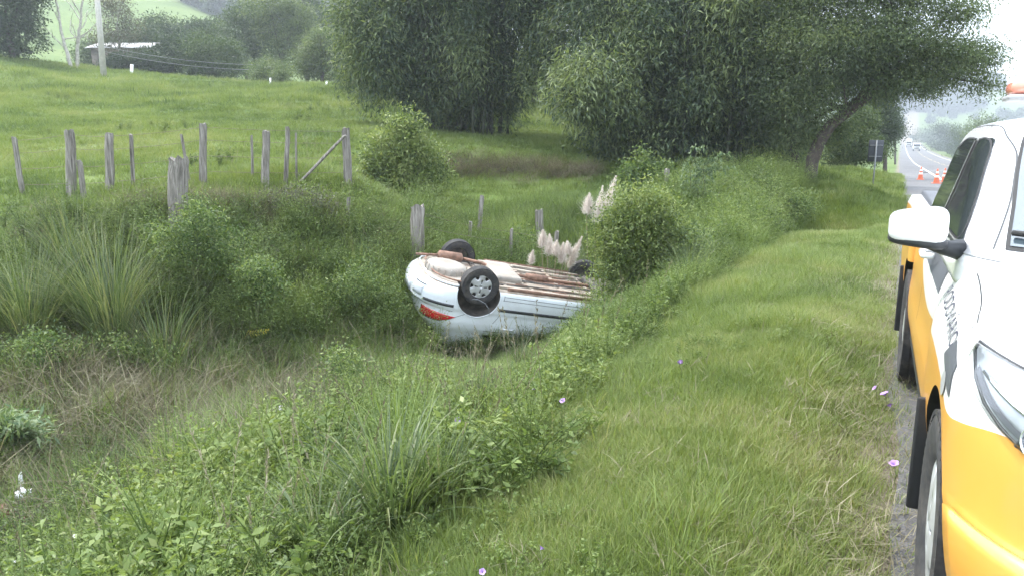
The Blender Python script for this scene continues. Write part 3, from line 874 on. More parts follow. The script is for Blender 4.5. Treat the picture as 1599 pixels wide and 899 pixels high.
# ------------------------------------------------------------------ the overturned white car
def overturned_car():
    # frame: local x forward, y left, z up; placed upside down
    cr_ = np.array([_cy, _sy, 0.]); cf_ = np.array([-_sy, _cy, 0.])       # camera right and forward on the ground
    th = math.radians(19); pt = math.radians(-11.0)
    dx = unit(math.cos(th) * cr_ + math.sin(th) * cf_); dx = unit(dx * math.cos(pt) + np.array([0, 0, math.sin(pt)]))
    lat = unit(-math.sin(th) * cr_ + math.cos(th) * cf_ + np.array([0, 0, math.tan(math.radians(9))]))
    U = unit(np.cross(dx, lat))                                            # roughly world up
    if U[2] < 0: U = -U
    zl = -U; yl = np.cross(zl, dx)
    Mw = Matrix(((dx[0], yl[0], zl[0]), (dx[1], yl[1], zl[1]), (dx[2], yl[2], zl[2])))
    wc = at(750, 447, 11.55)
    ns = -1 if np.dot(yl, lat) > 0 else 1                                   # side facing the camera, sign of local y
    wl_ = Vector((-1.20, ns * .78, .175))
    loc = Vector(wc) - Mw @ wl_
    root = thing('overturned_car', 'white hatchback lying upside down on its roof in the weedy ditch', 'car')
    root.matrix_world = Matrix.Translation(loc) @ Mw.to_4x4()
    #        z    w     xr     xf    rr   dr   rf   df   br  bf
    S = Stack([(.20, .74, -1.82, 1.62, .34, .34, .30, .30, .10, .10),
               (.24, .795, -2.00, 1.78, .50, .44, .40, .38, .10, .12),
               (.32, .825, -2.10, 1.87, .62, .48, .50, .42, .10, .14),
               (.44, .838, -2.14, 1.92, .66, .50, .55, .42, .10, .14),
               (.555, .838, -2.135, 1.91, .66, .50, .55, .42, .10, .14),
               (.60, .828, -2.07, 1.86, .60, .46, .55, .42, .10, .14),
               (.625, .826, -2.03, 1.84, .58, .45, .55, .42, .10, .14),
               (.76, .828, -2.01, 1.62, .58, .44, .62, .42, .09, .14),
               (.86, .812, -1.98, 1.28, .56, .42, .55, .38, .09, .14),
               (.925, .785, -1.93, 1.00, .52, .38, .45, .34, .09, .14),
               (.96, .765, -1.90, .93, .50, .36, .40, .30, .09, .14),
               (1.12, .705, -1.76, .66, .44, .31, .36, .26, .08, .12),
               (1.27, .645, -1.60, .40, .36, .26, .32, .24, .07, .10),
               (1.36, .585, -1.46, .18, .34, .26, .30, .24, .06, .08),
               (1.405, .48, -1.30, .0, .32, .26, .30, .24, .05, .06),
               (1.42, .28, -1.05, -.2, .28, .2, .28, .2, .04, .05)])
    body = link('body', S.mesh('body', 46), [M['white_paint'], M['well'], M['under']], root)
    cut = [drum(-1.20, .31, .345, s * .52, s * 1.0) for s in (-1, 1)] + [drum(1.22, .31, .345, s * .50, s * 1.0) for s in (-1, 1)]
    boolean_cut(body, cut)
    bm = bmesh.new(); bm.from_mesh(body.data)
    for f in bm.faces:
        c = f.calc_center_median(); f.smooth = True
        for ax in (-1.20, 1.22):
            if math.hypot(c.x - ax, c.z - .31) < .352 and abs(c.y) > .50 and abs(c.y) < .80:
                f.material_index = 1
        if abs(f.normal.z) > .75 and c.z < .235: f.material_index = 2
    bm.to_mesh(body.data); bm.free(); smooth_auto(body, 32)
    for fl in (False, True):
        s_ = -1 if fl else 1
        vis = (s_ == ns)
        # rubbing strips on bumper corner and doors
        g = Geo(); g.add(*S.row_patch(np.linspace(-2.0, -1.565, 14), np.full(14, .505), np.full(14, .548), 3, .008, fl))
        o = g.build('rubbing_strip', M['dark_trim'], body); o.modifiers.new('t', 'SOLIDIFY').thickness = .012
        g = Geo(); g.add(*S.row_patch(np.linspace(-.845, .84, 30), np.full(30, .475), np.full(30, .52), 3, .008, fl))
        o = g.build('rubbing_strip', M['dark_trim'], body); o.modifiers.new('t', 'SOLIDIFY').thickness = .012
        # tail lamp wrapping the corner
        xs = np.linspace(-1.975, -1.50, 22); t = (xs - xs[0]) / (xs[-1] - xs[0])
        zb = .665 + .035 * t; zt = .80 + .09 * t * (t < 2) - .19 * t ** 2.2
        g = Geo(); g.add(*S.row_patch(xs, zb, np.maximum(zt, zb + .012), 6, .007, fl))
        o = g.build('tail_lamp', M['red_lens'], body, smooth=True); o.modifiers.new('t', 'SOLIDIFY').thickness = .02
        if vis:
            g = Geo(); g.add(*S.row_patch(xs[:14], zt[:14] + .0, zt[:14] + .012, 2, .009, fl))
            g.build('lamp_gasket', M['black'], o)
        # side glass: rear quarter and door glass with dark surrounds
        for nm, c in (('side_window', [(-.98, .965), (-.16, .945), (-.20, 1.285), (-.74, 1.285)]),
                      ('side_window', [(-.10, .945), (.66, .955), (.16, 1.27), (-.12, 1.285)])):
            g = Geo(); g.add(*S.quad_patch(c, (14, 8), .004, fl))
            g.build(nm, M['glass'], body, smooth=True)
            k = np.array(c + [c[0]])
            g = Geo(); g.add(*S.line(k, .022, .006, fl)); g.build('window_seal', M['black'], body)
        # shut lines
        g = Geo()
        for pts in ([(-.985, 1.02), (-1.00, .93), (-.93, .80), (-.80, .62), (-.78, .45), (-.78, .27)],
                    [(.82, .93), (.85, .6), (.80, .3)], [(-.78, .285), (.80, .30)],
                    [(-.80, .34), (.62, .345)], [(-1.56, .615), (-1.70, .612), (-2.0, .605)], [(-1.50, .70), (-1.31, .61)], [(-1.0, .88), (.85, .87)]):
            g.add(*S.line(pts, .007, .0015, fl))
        g.build('shut_line', M['dark_trim'], body)
        # arch lip
        for ax in (-1.20, 1.22):
            a = np.linspace(math.radians(-14), math.radians(194), 40)
            X = ax + .352 * np.cos(a); Z = .31 + .352 * np.sin(a)
            ok = Z > .225
            C = S.P(S.u_of_x(X[ok], Z[ok]), Z[ok]) + S.N(S.u_of_x(X[ok], Z[ok]), Z[ok]) * .004
            if fl: C[:, 1] *= -1
            g = Geo(); add_tube(g, C, .009, 6)
            g.build('arch_lip', M['white_paint'], body, smooth=True)
        # door handle
        y_ = float(S.P(S.u_of_x([-.60], [.80]), [.80])[0, 1]) * s_
        g = Geo(); add_tube(g, [(-.70, y_, .80), (-.68, y_ + .032 * s_, .80), (-.54, y_ + .032 * s_, .80), (-.52, y_, .80)], .011, 6)
        g.build('door_handle', M['white_paint'], body, smooth=True)
        # mirror
        g = Geo(); add_box(g, (.62, s_ * .88, .99), (.12, .18, .13)); o = g.build('side_mirror', M['white_paint'], body); bevel(o, .03, 3)
        g = Geo(); xs = np.linspace(1.45, 1.78, 10); g.add(*S.row_patch(xs, np.full(10, .64), np.full(10, .74), 5, .006, fl)); g.build('headlamp', M['reflector'], body, smooth=True)
    # rear window and windscreen
    g = Geo(); u, z = np.meshgrid(np.linspace(0, 1.35, 14), np.linspace(.98, 1.32, 8)); 
    for fl in (False, True): g.add(*S.patch(u, z, .004, fl))
    g.build('rear_window', M['glass'], body, smooth=True)
    g = Geo(); u, z = np.meshgrid(np.linspace(3.55, 5, 14), np.linspace(.99, 1.32, 8))
    for fl in (False, True): g.add(*S.patch(u, z, .004, fl))
    g.build('windscreen', M['glass'], body, smooth=True)
    # number plate in a recess frame low on the rear bumper corner
    g = Geo(); add_box(g, (-2.142, 0, .49), (.012, .40, .13)); o = g.build('number_plate', M['plate'], root)
    g = Geo(); u, z = np.meshgrid(np.linspace(1.02, 1.30, 8), np.linspace(.34, .50, 4)); g.add(*S.patch(u, z, .006, ns < 0))
    o = g.build('reversing_lamp', M['plate'], body, smooth=True); o.modifiers.new('t', 'SOLIDIFY').thickness = .015
    g = Geo(); u, z = np.meshgrid(np.linspace(1.0, 1.33, 8), np.linspace(.315, .33, 2)); g.add(*S.patch(u, z, .008, ns < 0)); g.build('lamp_frame', M['dark_trim'], o)
    # ---- underbody
    un = bpy.data.objects.new('underbody', None); COL.objects.link(un); un.parent = root
    g = Geo()
    for y0, w_ in ((-.66, .06), (-.42, .07), (.42, .07), (.66, .06)):          # box sections and sill seams
        add_box(g, (0.10, y0, .183), (1.9, w_, .045))
    for y0 in np.linspace(-.30, .30, 5): add_box(g, (.15, y0, .193), (1.5, .018, .022))
    for x0 in (-.72, -.25, .35, .9): add_box(g, (x0, 0, .188), (.06, 1.35, .035))
    o = g.build('floor_rib', M['under'], un); bevel(o, .008, 1); o['kind'] = 'stuff'
    g = Geo(); add_box(g, (0.2, .0, .195), (2.0, .22, .03)); o = g.build('floor_tunnel', M['rust'], un); bevel(o, .01)
    for s_ in (-1, 1):
        g = Geo(); add_box(g, (.08, s_ * .735, .175), (1.62, .012, .05)); g.build('sill_seam', M['rust'], un)
    g = Geo()                                                                     # spare wheel well: round tub
    add_lathe(g, [(.34, .24), (.335, .15), (.31, .105), (.24, .085), (.12, .08), (.0, .08)], 40, 'z', (-1.58, ns * .05, 0))
    for i in range(20):
        a = i / 20 * 2 * PI; add_box(g, (-1.58 + .335 * math.cos(a), ns * .05 + .335 * math.sin(a), .17), (.02, .02, .12), np.array(Matrix.Rotation(a, 3, 'Z')))
    g.build('spare_wheel_well', M['tank'], un, smooth=True)
    g = Geo()                                                                     # fuel tank
    add_box(g, (-.62, 0, .135), (.46, .86, .13)); o = g.build('fuel_tank', M['tank'], un); bevel(o, .05, 4)
    g = Geo()                                                                     # muffler and exhaust
    add_tube(g, [(-1.62, ns * -.46, .12), (-1.60, ns * -.46, .12), (-1.22, ns * -.46, .12), (-1.20, ns * -.46, .12)], [.05, .085, .085, .05], 16)
    g.build('muffler', M['rust'], un, smooth=True)
    g = Geo()
    add_tube(g, [(-1.98, ns * -.48, .16), (-1.62, ns * -.46, .12)], .022, 8)
    add_tube(g, [(-1.20, ns * -.46, .12), (-.95, ns * -.30, .10), (-.4, ns * .05, .13), (.2, ns * .02, .15), (.9, 0, .15), (1.3, ns * .05, .16)], .026, 8)
    g.build('exhaust_pipe', M['rust'], un, smooth=True)
    g = Geo()
    add_tube(g, [(-.2, ns * .02, .145), (-.19, ns * .02, .145), (.18, ns * .02, .15), (.19, ns * .02, .15)], [.03, .065, .065, .03], 14)
    g.build('silencer', M['rust'], un, smooth=True)
    g = Geo()                                                                     # brake and fuel lines
    for y0, r_ in ((.20, .008), (.235, .006), (.27, .008), (-.25, .007), (-.52, .009), (.52, .008)):
        xs = np.linspace(-1.1, 1.4, 30); add_tube(g, np.stack([xs, y0 + .02 * np.sin(xs * 4 + y0 * 9), .165 + .006 * np.sin(xs * 7)], 1), r_, 5)
    o = g.build('brake_line', M['axle'], un); o['kind'] = 'stuff'
    g = Geo()                                                                     # twist beam axle
    add_tube(g, [(-1.02, -.60, .20), (-1.04, 0, .19), (-1.02, .60, .20)], .045, 10)
    g.build('rear_axle', M['axle'], un, smooth=True)
    for s_ in (-1, 1):
        g = Geo()
        add_tube(g, [(-.70, s_ * .50, .20), (-1.02, s_ * .58, .19), (-1.22, s_ * .62, .235)], [.035, .04, .05], 8)
        g.build('trailing_arm', M['axle'], un, smooth=True)
        g = Geo(); add_lathe(g, [(.0, -.06), (.11, -.06), (.12, -.04), (.12, .02), (.05, .03)], 24, 'y', (-1.20, s_ * .66, .235)); g.build('brake_drum', M['axle'], un, smooth=True)
        g = Geo(); add_tube(g, [(-1.22, s_ * .54, .20), (-1.26, s_ * .54, .52)], .028, 8); g.build('shock_absorber', M['axle'], un, smooth=True)
        g = Geo(); a = np.linspace(0, 12 * PI, 100); add_tube(g, np.stack([-1.05 + .05 * np.cos(a), s_ * .50 + .05 * np.sin(a), .2 + .2 * a / a[-1]], 1), .007, 5); g.build('coil_spring', M['black'], un, smooth=True)
        g = Geo(); add_tube(g, [(1.0, s_ * .30, .19), (1.22, s_ * .62, .20)], .03, 8); add_tube(g, [(1.22, 0, .22), (1.24, s_ * .66, .24)], .022, 8); g.build('control_arm', M['axle'], un, smooth=True)
    # bumper underside edge at the rear
    g = Geo(); uu = np.linspace(0, 1.9, 30); C = S.P(uu, np.full(30, .225))
    C[:, 2] -= .012; C2 = C.copy(); C2[:, 1] *= -1
    add_tube(g, np.vstack([C2[::-1], C[1:]]), .02, 6); g.build('bumper_lip', M['white_paint'], body, smooth=True)
    g = Geo(); C = S.P(uu, np.full(30, .235)) * np.array([.94, .9, 1]); C[:, 2] -= .07; C2 = C.copy(); C2[:, 1] *= -1
    add_tube(g, np.vstack([C2[::-1], C[1:]]), .014, 6); g.build('bumper_bar', M['rust'], un, smooth=True)
    g = Geo(); add_box(g, (1.25, 0, .15), (.55, .75, .12)); o = g.build('engine_guard', M['axle'], un); bevel(o, .04, 2)
    g = Geo()
    for k in range(26):
        c = (-1.0 + rng.random() * 2.2, rng.uniform(-.6, .6), .165)
        add_box(g, c, (rng.uniform(.05, .35), rng.uniform(.008, .03), .014), np.array(Matrix.Rotation(rng.normal() * .12, 3, 'Z')))
    o = g.build('underbody_clutter', M['rust'], un); o['kind'] = 'stuff'
    # wheels: hang out of the arches
    for x, s_, dz, st in ((-1.20, 1, .175, 0), (-1.20, -1, .175, 0), (1.22, 1, .20, .3), (1.22, -1, .20, .3)):
        wheel(root, x, s_ * .735, dz, .292, .175, .184, s_, 'car', st)
    # broken wire loop hanging at the wheel
    p0 = (-1.20, ns * .83, .42)
    g = Geo(); add_tube(g, [(-1.33, ns * .80, .40), (-1.22, ns * .86, .36), (-1.10, ns * .88, .40), (-1.03, ns * .90, .47), (-1.0, ns * .90, .56)], .006, 5); g.build('loose_cable', M['galv'], root)
    return root
car = overturned_car()

# ------------------------------------------------------------------ the pickup truck on the shoulder
def text_on(S, parent, word, x0, z0, x1, z1, h, mat, name='lettering', slant=0., fl=False):
    cu = bpy.data.curves.new('t', 'FONT'); cu.body = word; cu.size = 1; cu.offset = .002; cu.resolution_u = 3
    o = bpy.data.objects.new('t', cu); COL.objects.link(o); bpy.context.view_layer.update()
    dg = bpy.context.evaluated_depsgraph_get()
    me = bpy.data.meshes.new_from_object(o.evaluated_get(dg)); bpy.data.objects.remove(o)
    bm = bmesh.new(); bm.from_mesh(me)
    bmesh.ops.triangulate(bm, faces=bm.faces)
    bmesh.ops.subdivide_edges(bm, edges=[e for e in bm.edges if e.calc_length() > .25], cuts=1)
    co = np.array([v.co[:] for v in bm.verts]); w = co[:, 0].max() - co[:, 0].min(); hh = .70
    t = (co[:, 0] - co[:, 0].min()) / w; s = co[:, 1] / hh
    X = x0 + (x1 - x0) * t + slant * s; Z = z0 + (z1 - z0) * t + h * s
    U = S.u_of_x(X, Z); P = S.P(U, Z) + S.N(U, Z) * .003
    if fl: P[:, 1] *= -1
    for v, p in zip(bm.verts, P): v.co = p
    bm.to_mesh(me); bm.free(); me.name = name
    return link(name, me, mat, parent)

def pickup():
    root = thing('pickup_truck', 'white and yellow highway patrol pickup truck parked on the shoulder, facing the camera', 'pickup truck')
    yaw = .022
    # local x forward -> world -Y ; local y (right hand side of the picture-left flank) -> world -X ; z up (left handed pair fixed by rotation about z)
    root.location = (1.135, 2.78, float(roadz(2.78)) + .0)
    root.rotation_euler = (0, -.008, -PI / 2 + yaw)
    # with this rotation local +y points to world +X, so the flank seen in the picture is local -y (fl=True)
    B = Stack([(.34, .84, -2.98, .84, .06, .06, .50, .38, .0, .10),
               (.42, .905, -2.98, .92, .06, .06, .55, .40, .0, .12),
               (.56, .940, -2.98, .96, .06, .06, .60, .42, .0, .12),
               (.64, .950, -2.98, .95, .06, .06, .62, .43, .0, .12),
               (.67, .952, -2.98, .92, .06, .06, .62, .43, .0, .12),
               (.84, .952, -2.98, .90, .06, .06, .66, .43, .0, .12),
               (.94, .946, -2.98, .88, .06, .06, .70, .43, .0, .12),
               (1.02, .918, -2.98, .83, .06, .06, .70, .42, .0, .12),
               (1.07, .889, -2.98, .75, .06, .06, .66, .40, .0, .12),
               (1.11, .862, -2.98, .60, .06, .06, .56, .36, .0, .13),
               (1.15, .828, -2.98, .33, .06, .06, .46, .32, .0, .14),
               (1.18, .785, -2.98, .02, .06, .06, .36, .30, .0, .16),
               (1.205, .70, -2.98, -.38, .06, .06, .25, .30, .0, .16),
               (1.215, .50, -2.98, -.50, .06, .06, .2, .2, .0, .12)])
    body = link('body', B.mesh('body', 60, (4, 4, 60, 26, 10)), [M['two_tone'], M['black']], root)
    boolean_cut(body, [drum(0, .38, .455, s * .56, s * 1.1, 64) for s in (-1, 1)])
    bm = bmesh.new(); bm.from_mesh(body.data)
    for f in bm.faces:
        c = f.calc_center_median(); f.smooth = True
        if math.hypot(c.x, c.z - .38) < .462 and .54 < abs(c.y) < .90: f.material_index = 1
        # doors are drawn in behind the fender bulge
    for v in bm.verts:
        k = float(sstep(-.55, -.95, v.co.x) * sstep(.5, .8, v.co.z) * (1 - sstep(1.12, 1.2, v.co.z)))
        v.co.y *= 1 - .03 * k
    bm.to_mesh(body.data); bm.free(); smooth_auto(body, 38)
    def shrink(V):
        V = V.copy(); k = sstep(-.55, -.95, V[:, 0]) * sstep(.5, .8, V[:, 2]) * (1 - sstep(1.12, 1.2, V[:, 2]))
        V[:, 1] *= 1 - .03 * k; return V
    # greenhouse
    Gs = Stack([(1.08, .880, -2.96, -.26, .10, .10, .50, .26, .0, .16),
                (1.15, .872, -2.96, -.30, .10, .10, .50, .26, .0, .16),
                (1.22, .860, -2.96, -.45, .12, .10, .50, .26, .02, .16),
                (1.38, .812, -2.95, -.76, .14, .12, .48, .25, .02, .15),
                (1.55, .765, -2.92, -1.08, .16, .14, .44, .24, .02, .13),
                (1.66, .725, -2.88, -1.30, .18, .15, .42, .24, .02, .11),
                (1.715, .665, -2.83, -1.46, .20, .18, .40, .24, .02, .10),
                (1.745, .55, -2.74, -1.62, .22, .20, .38, .24, .02, .08),
                (1.765, .36, -2.5, -1.85, .22, .15, .3, .2, .02, .05),
                (1.772, .15, -2.3, -2.0, .1, .1, .1, .1, .01, .02)])
    cab = link('cab', Gs.mesh('cab', 40, (4, 6, 40, 18, 10)), M['pure_white'], root)
    for fl in (True, False):
        s_ = -1 if fl else 1
        # one dark glass band, then panes over it
        xs = np.linspace(-2.80, -.86, 44)
        belt = np.full(44, 1.205)
        top = np.minimum(1.665, 1.205 + (-.80 - xs) * .66)                       # rises with the A pillar
        top = np.minimum(top, 1.645 - .05 * sstep(-2.35, -2.8, xs))
        g = Geo(); g.add(*Gs.quad_patch([(-1.92, 1.22), (-1.79, 1.22), (-1.79, 1.63), (-1.92, 1.63)], (4, 6), .004, fl)); g.build('door_pillar', M['black'], cab, smooth=True)
        for nm, xa, xb, rake in (('side_window', -1.80, -.87, 0), ('side_window', -2.72, -1.90, 0)):
            k = (xs > xa) & (xs < xb); x = np.linspace(xa, xb, 24)
            tp = np.minimum(1.64, 1.225 + (-.86 - x) * .66); tp = np.minimum(tp, 1.648 - .06 * sstep(-2.3, -2.72, x))
            g = Geo(); g.add(*Gs.row_patch(x, np.full(24, 1.225), np.maximum(tp, 1.235), 10, .007, fl)); w = g.build(nm, M['glass'], cab, smooth=True)
            edge = [(x[0], 1.225)] + list(zip(x, np.maximum(tp, 1.235))) + [(x[-1], 1.225), (x[0], 1.225)]
            g = Geo(); g.add(*Gs.line(edge, .010, .009, fl)); g.build('window_seal', M['black'], w)
        g = Geo(); g.add(*Gs.line([(-1.905, 1.21), (-1.90, 1.63)], .018, .010, fl)); g.build('window_trim', M['pure_white'], cab)
        g = Geo(); g.add(*Gs.line([(-2.80, 1.205), (-.86, 1.205)], .016, .010, fl)); g.build('belt_moulding', M['dark_trim'], cab)
        # shut lines
        g = Geo()
        for pts in ([(-2.90, .45), (-2.90, 1.19)], [(-1.85, .45), (-1.85, 1.19)], [(-.80, .45), (-.80, 1.0), (-.72, 1.13)], [(-2.90, .45), (-.80, .45)]):
            V, Q = B.line(pts, .008, .002, fl); g.add(shrink(V), Q)
        g.build('door_gap', M['black'], body)
        for pts in ([(-.50, 1.152), (-.35, 1.146), (-.15, 1.132), (.0, 1.115), (.075, 1.098), (.095, 1.082), (.08, 1.068)],
                    [(.47, .60), (.44, .645), (.52, .66), (.66, .672), (.72, .66), (.80, .655)]):
            g = Geo(); g.add(*B.line(pts, .0055, .0015, fl)); g.build('panel_gap', M['dark_trim'], body)
        g = Geo(); g.add(*Gs.line([(-.62, 1.20), (-.95, 1.40), (-1.30, 1.60), (-1.62, 1.70), (-2.2, 1.712), (-2.8, 1.70)], .008, .003, fl)); g.build('roof_gap', M['dark_trim'], cab)
        # handles
        for hx in (-1.62, -2.66):
            y_ = s_ * .905
            g = Geo(); add_tube(g, [(hx - .10, y_, 1.07), (hx - .08, y_ + .045 * s_, 1.07), (hx + .08, y_ + .045 * s_, 1.07), (hx + .10, y_, 1.07)], .016, 8)
            g.build('door_handle', M['pure_white'], body, smooth=True)
        # flank graphics
        g = Geo(); V, Q = B.quad_patch([(-.03, .955), (.27, .895), (.225, .985), (.04, 1.02)], (12, 6), .003, fl); g.add(V, Q); g.build('grey_stripe', M['decal'], body)
        g = Geo(); V, Q = B.quad_patch([(-2.6, 1.00), (-.98, .98), (-1.12, 1.07), (-2.6, 1.08)], (30, 4), .003, fl); g.add(shrink(V), Q); g.build('grey_stripe', M['decal'], body)
        xs = np.array([.19, .21, .235, .26, .285, .305]) - .13; g = Geo(); g.add(*B.row_patch(xs, np.array([.872, .850, .842, .848, .858, .878]) + .012, np.array([.885, .915, .918, .925, .915, .888]) + .012, 4, .004, fl)); g.build('fender_badge', M['decal_lt'], body)
        if fl:
            text_on(B, body, 'RODOVIÁRIO', -.66, 1.03, .02, .98, .05, M['ink'], fl=True)
        # lower cladding, sill
        g = Geo(); add_box(g, (-1.75, s_ * .86, .40), (2.2, .10, .12)); o = g.build('side_step', M['dark_trim'], root); bevel(o, .03, 3)
        # mud flap and dark flare behind the front wheel
        g = Geo(); add_box(g, (-.455, s_ * .885, .44), (.022, .19, .46)); o = g.build('mud_flap', M['black'], root); bevel(o, .03, 3)
        g = Geo(); add_box(g, (-3.62, s_ * .90, .46), (.022, .15, .50)); o = g.build('mud_flap', M['black'], root); bevel(o, .03, 3)
        # fog lamp recess
        # headlamp: reflector housing, bowl, lens
        n = 30
        uu = np.linspace(3.17, 4.45, n); t = np.linspace(0, 1, n)
        zt = 1.064 - .06 * t ** 1.3; zb = pchip([0, .06, .14, .29, .5, .8, 1], [1.045, 1.0, .955, .895, .862, .855, .88])(t)
        zb = np.minimum(zb, zt - .02)
        tt = np.linspace(0, 1, 12)[:, None]
        Z = zb[None] * (1 - tt) + zt[None] * tt; U = np.broadcast_to(uu[None], Z.shape)
        g = Geo(); g.add(*B.patch(U, Z, .004, fl)); hl = g.build('headlamp', M['reflector'], body, smooth=True)
        # bright bezel rib and bowl
        g = Geo()
        for (c0, c1) in ((.10, .34), ):
            pass
        tx = np.linspace(.10, .95, 20)
        zz = np.interp(tx, t, zb) * .52 + np.interp(tx, t, zt) * .48
        ux = np.interp(tx, t, uu)
        C = B.P(ux, zz) + B.N(ux, zz) * .012
        if fl: C[:, 1] *= -1
        add_tube(g, C, .007, 6)
        g.build('lamp_rib', M['chrome'], hl, smooth=True)
        for td in (.30, .62):
            ud = np.interp(td, t, uu); za, zc_ = np.interp(td, t, zb) + .008, np.interp(td, t, zt) - .008
            zz = np.linspace(za, zc_, 8); ux = ud + .05 * np.linspace(-1, 1, 8)
            C = B.P(ux, zz) + B.N(ux, zz) * .010
            if fl: C[:, 1] *= -1
            g = Geo(); add_tube(g, C, .006, 6); g.build('lamp_divider', M['decal'], hl, smooth=True)
        g = Geo(); tx = np.linspace(.06, .55, 14); zz = np.interp(tx, t, zb) * .9 + np.interp(tx, t, zt) * .1; ux = np.interp(tx, t, uu)
        g.add(*B.patch(np.stack([ux, ux]), np.stack([zz, zz + .018]), .008, fl)); g.build('lamp_shade', M['decal'], hl)
        for uc, zc, r_ in ((3.60, .94, .050), (4.02, .935, .048)):
            c = B.P(np.array([uc]), np.array([zc]))[0] + B.N(np.array([uc]), np.array([zc]))[0] * .012
            nn_ = B.N(np.array([uc]), np.array([zc]))[0] + np.array([.8, 0, 0]); nn_ = unit(nn_)
            if fl: c[1] *= -1; nn_[1] *= -1
            g = Geo()
            add_lathe(g, [(r_, .03), (r_ * .96, .034), (r_ * .9, .022), (r_ * .75, .002), (r_ * .5, -.01), (.012, -.016)], 28, 'z')
            V = g.V[0]; q = Vector(nn_).to_track_quat('Z', 'Y').to_matrix(); g.V[0] = V @ np.array(q).T + c
            g.build('lamp_bowl', M['chrome'], hl, smooth=True)
            g = Geo(); add_lathe(g, [(r_ * .38, -.01), (r_ * .38, .012), (r_ * .25, .024), (.001, .03)], 20, 'z'); V = g.V[0]; g.V[0] = V @ np.array(q).T + c
            g.build('bulb_shield', M['alloy'], hl, smooth=True)
        edge = np.minimum(np.minimum(tt, 1 - tt) * 6, 1) * np.minimum(np.minimum(t, 1 - t)[None] * 10, 1)
        P = B.P(U, Z) + B.N(U, Z) * (.006 + .045 * np.sqrt(edge))[..., None]
        if fl: P = P.copy(); P[..., 1] *= -1
        a_, b_ = P.shape[:2]; i = np.arange(a_ - 1)[:, None]; k = np.arange(b_ - 1)[None]
        g = Geo(); g.add(P.reshape(-1, 3), np.stack([i * b_ + k, (i + 1) * b_ + k, (i + 1) * b_ + k + 1, i * b_ + k + 1], -1).reshape(-1, 4))
        g.build('lens', M['lens'], hl, smooth=True)
        g = Geo(); ring = np.vstack([P[0], P[:, -1], P[-1][::-1], P[:, 0][::-1]]); add_tube(g, ring[::2], .005, 5); g.build('lamp_gasket', M['dark_trim'], hl)
        # mirror: white shell over a dark foot
        g = Geo()
        def superell(c, s, p=3., nu=24, nv=12, zclip=None):
            th = np.linspace(-PI / 2, PI / 2, nv); ph = np.linspace(0, 2 * PI, nu, endpoint=False)
            T, Pp = np.meshgrid(th, ph, indexing='ij')
            f = lambda w: np.sign(np.cos(w)) * np.abs(np.cos(w)) ** (2 / p); h_ = lambda w: np.sign(np.sin(w)) * np.abs(np.sin(w)) ** (2 / p)
            V = np.stack([s[0] * f(T) * f(Pp), s[1] * f(T) * h_(Pp), s[2] * h_(T)], -1)
            if zclip: V[..., 2] = np.clip(V[..., 2], *zclip)
            nvv, nuu = V.shape[:2]; V = V.reshape(-1, 3) + np.asarray(c)
            Q = [(a * nuu + b, a * nuu + (b + 1) % nuu, (a + 1) * nuu + (b + 1) % nuu, (a + 1) * nuu + b) for a in range(nvv - 1) for b in range(nuu)]
            return V, Q
        V, Q = superell((0, 0, 0), (.075, .108, .080), 4.2)
        V[:, 2] += .02 * (1 - ((V[:, 1]) / .118)) * 0
        kk = sstep(-.118, .118, V[:, 1] * s_)                                   # 1 = outboard
        V[:, 2] = V[:, 2] * (1 - .22 * kk) - .012 * kk
        V[:, 0] -= .05 * kk
        V += (-.74, s_ * 1.025, 1.30)
        g.add(V, Q); mir = g.build('side_mirror', M['pure_white'], root, smooth=True)
        g = Geo(); V, Q = superell((0, 0, 0), (.07, .110, .028), 3.2); kk = sstep(-.118, .118, V[:, 1] * s_); V[:, 0] -= .05 * kk; V[:, 2] += .012 * kk
        V += (-.742, s_ * 1.022, 1.228); g.add(V, Q)
        add_tube(g, [(-.76, s_ * .985, 1.232), (-.78, s_ * .91, 1.205), (-.80, s_ * .86, 1.20)], [.03, .032, .045], 8)
        g.build('mirror_foot', M['dark_trim'], mir, smooth=True)
        g = Geo(); add_box(g, (-.812, s_ * 1.02, 1.295), (.004, .15, .09)); g.build('mirror_glass', M['chrome'], mir)
        wheel(root, 0, s_ * .83, .375, .380, .235, .225, s_, 'truck')
        wheel(root, -3.096, s_ * .83, .375, .380, .235, .225, s_, 'truck')
    # windscreen
    for nm, z0, z1, u0, off, mat in (('windscreen_seal', 1.228, 1.668, 3.66, .003, M['black']), ('windscreen', 1.24, 1.655, 3.70, .007, M['windscreen'])):
        u, z = np.meshgrid(np.linspace(u0, 5, 30), np.linspace(z0, z1, 14)); g = Geo()
        for fl in (False, True): g.add(*Gs.patch(u, z, off, fl))
        g.build(nm, mat, cab, smooth=True)
    g = Geo(); c = Gs.P(np.linspace(3.7, 4.7, 12), np.full(12, 1.27)) + np.array([.02, 0, .02]); c[:, 1] *= -1; add_tube(g, c, .012, 6); g.build('wiper', M['black'], cab)
    g = Geo(); u, z = np.meshgrid(np.linspace(3.1, 5, 24), np.linspace(1.19, 1.222, 4))
    for fl in (False, True): g.add(*Gs.patch(u, z, .006, fl))
    g.build('cowl_panel', M['decal_lt'], cab, smooth=True)
    # bumper: a cover standing just proud of the body
    u, z = np.meshgrid(np.linspace(3.22, 5, 36), np.linspace(.36, .655, 10))
    g = Geo()
    for fl in (False, True):
        P, Q = B.patch(u, z, .012, fl); g.add(P, Q)
    bp = g.build('bumper', M['yellow_paint'], root, smooth=True); bp.modifiers.new('t', 'SOLIDIFY').thickness = .02
    for fl in (False, True):
        u, z = np.meshgrid(np.linspace(4.05, 4.35, 8), np.linspace(.42, .52, 5)); g = Geo(); g.add(*B.patch(u, z, .016, fl)); g.build('fog_lamp', M['reflector'], bp, smooth=True)
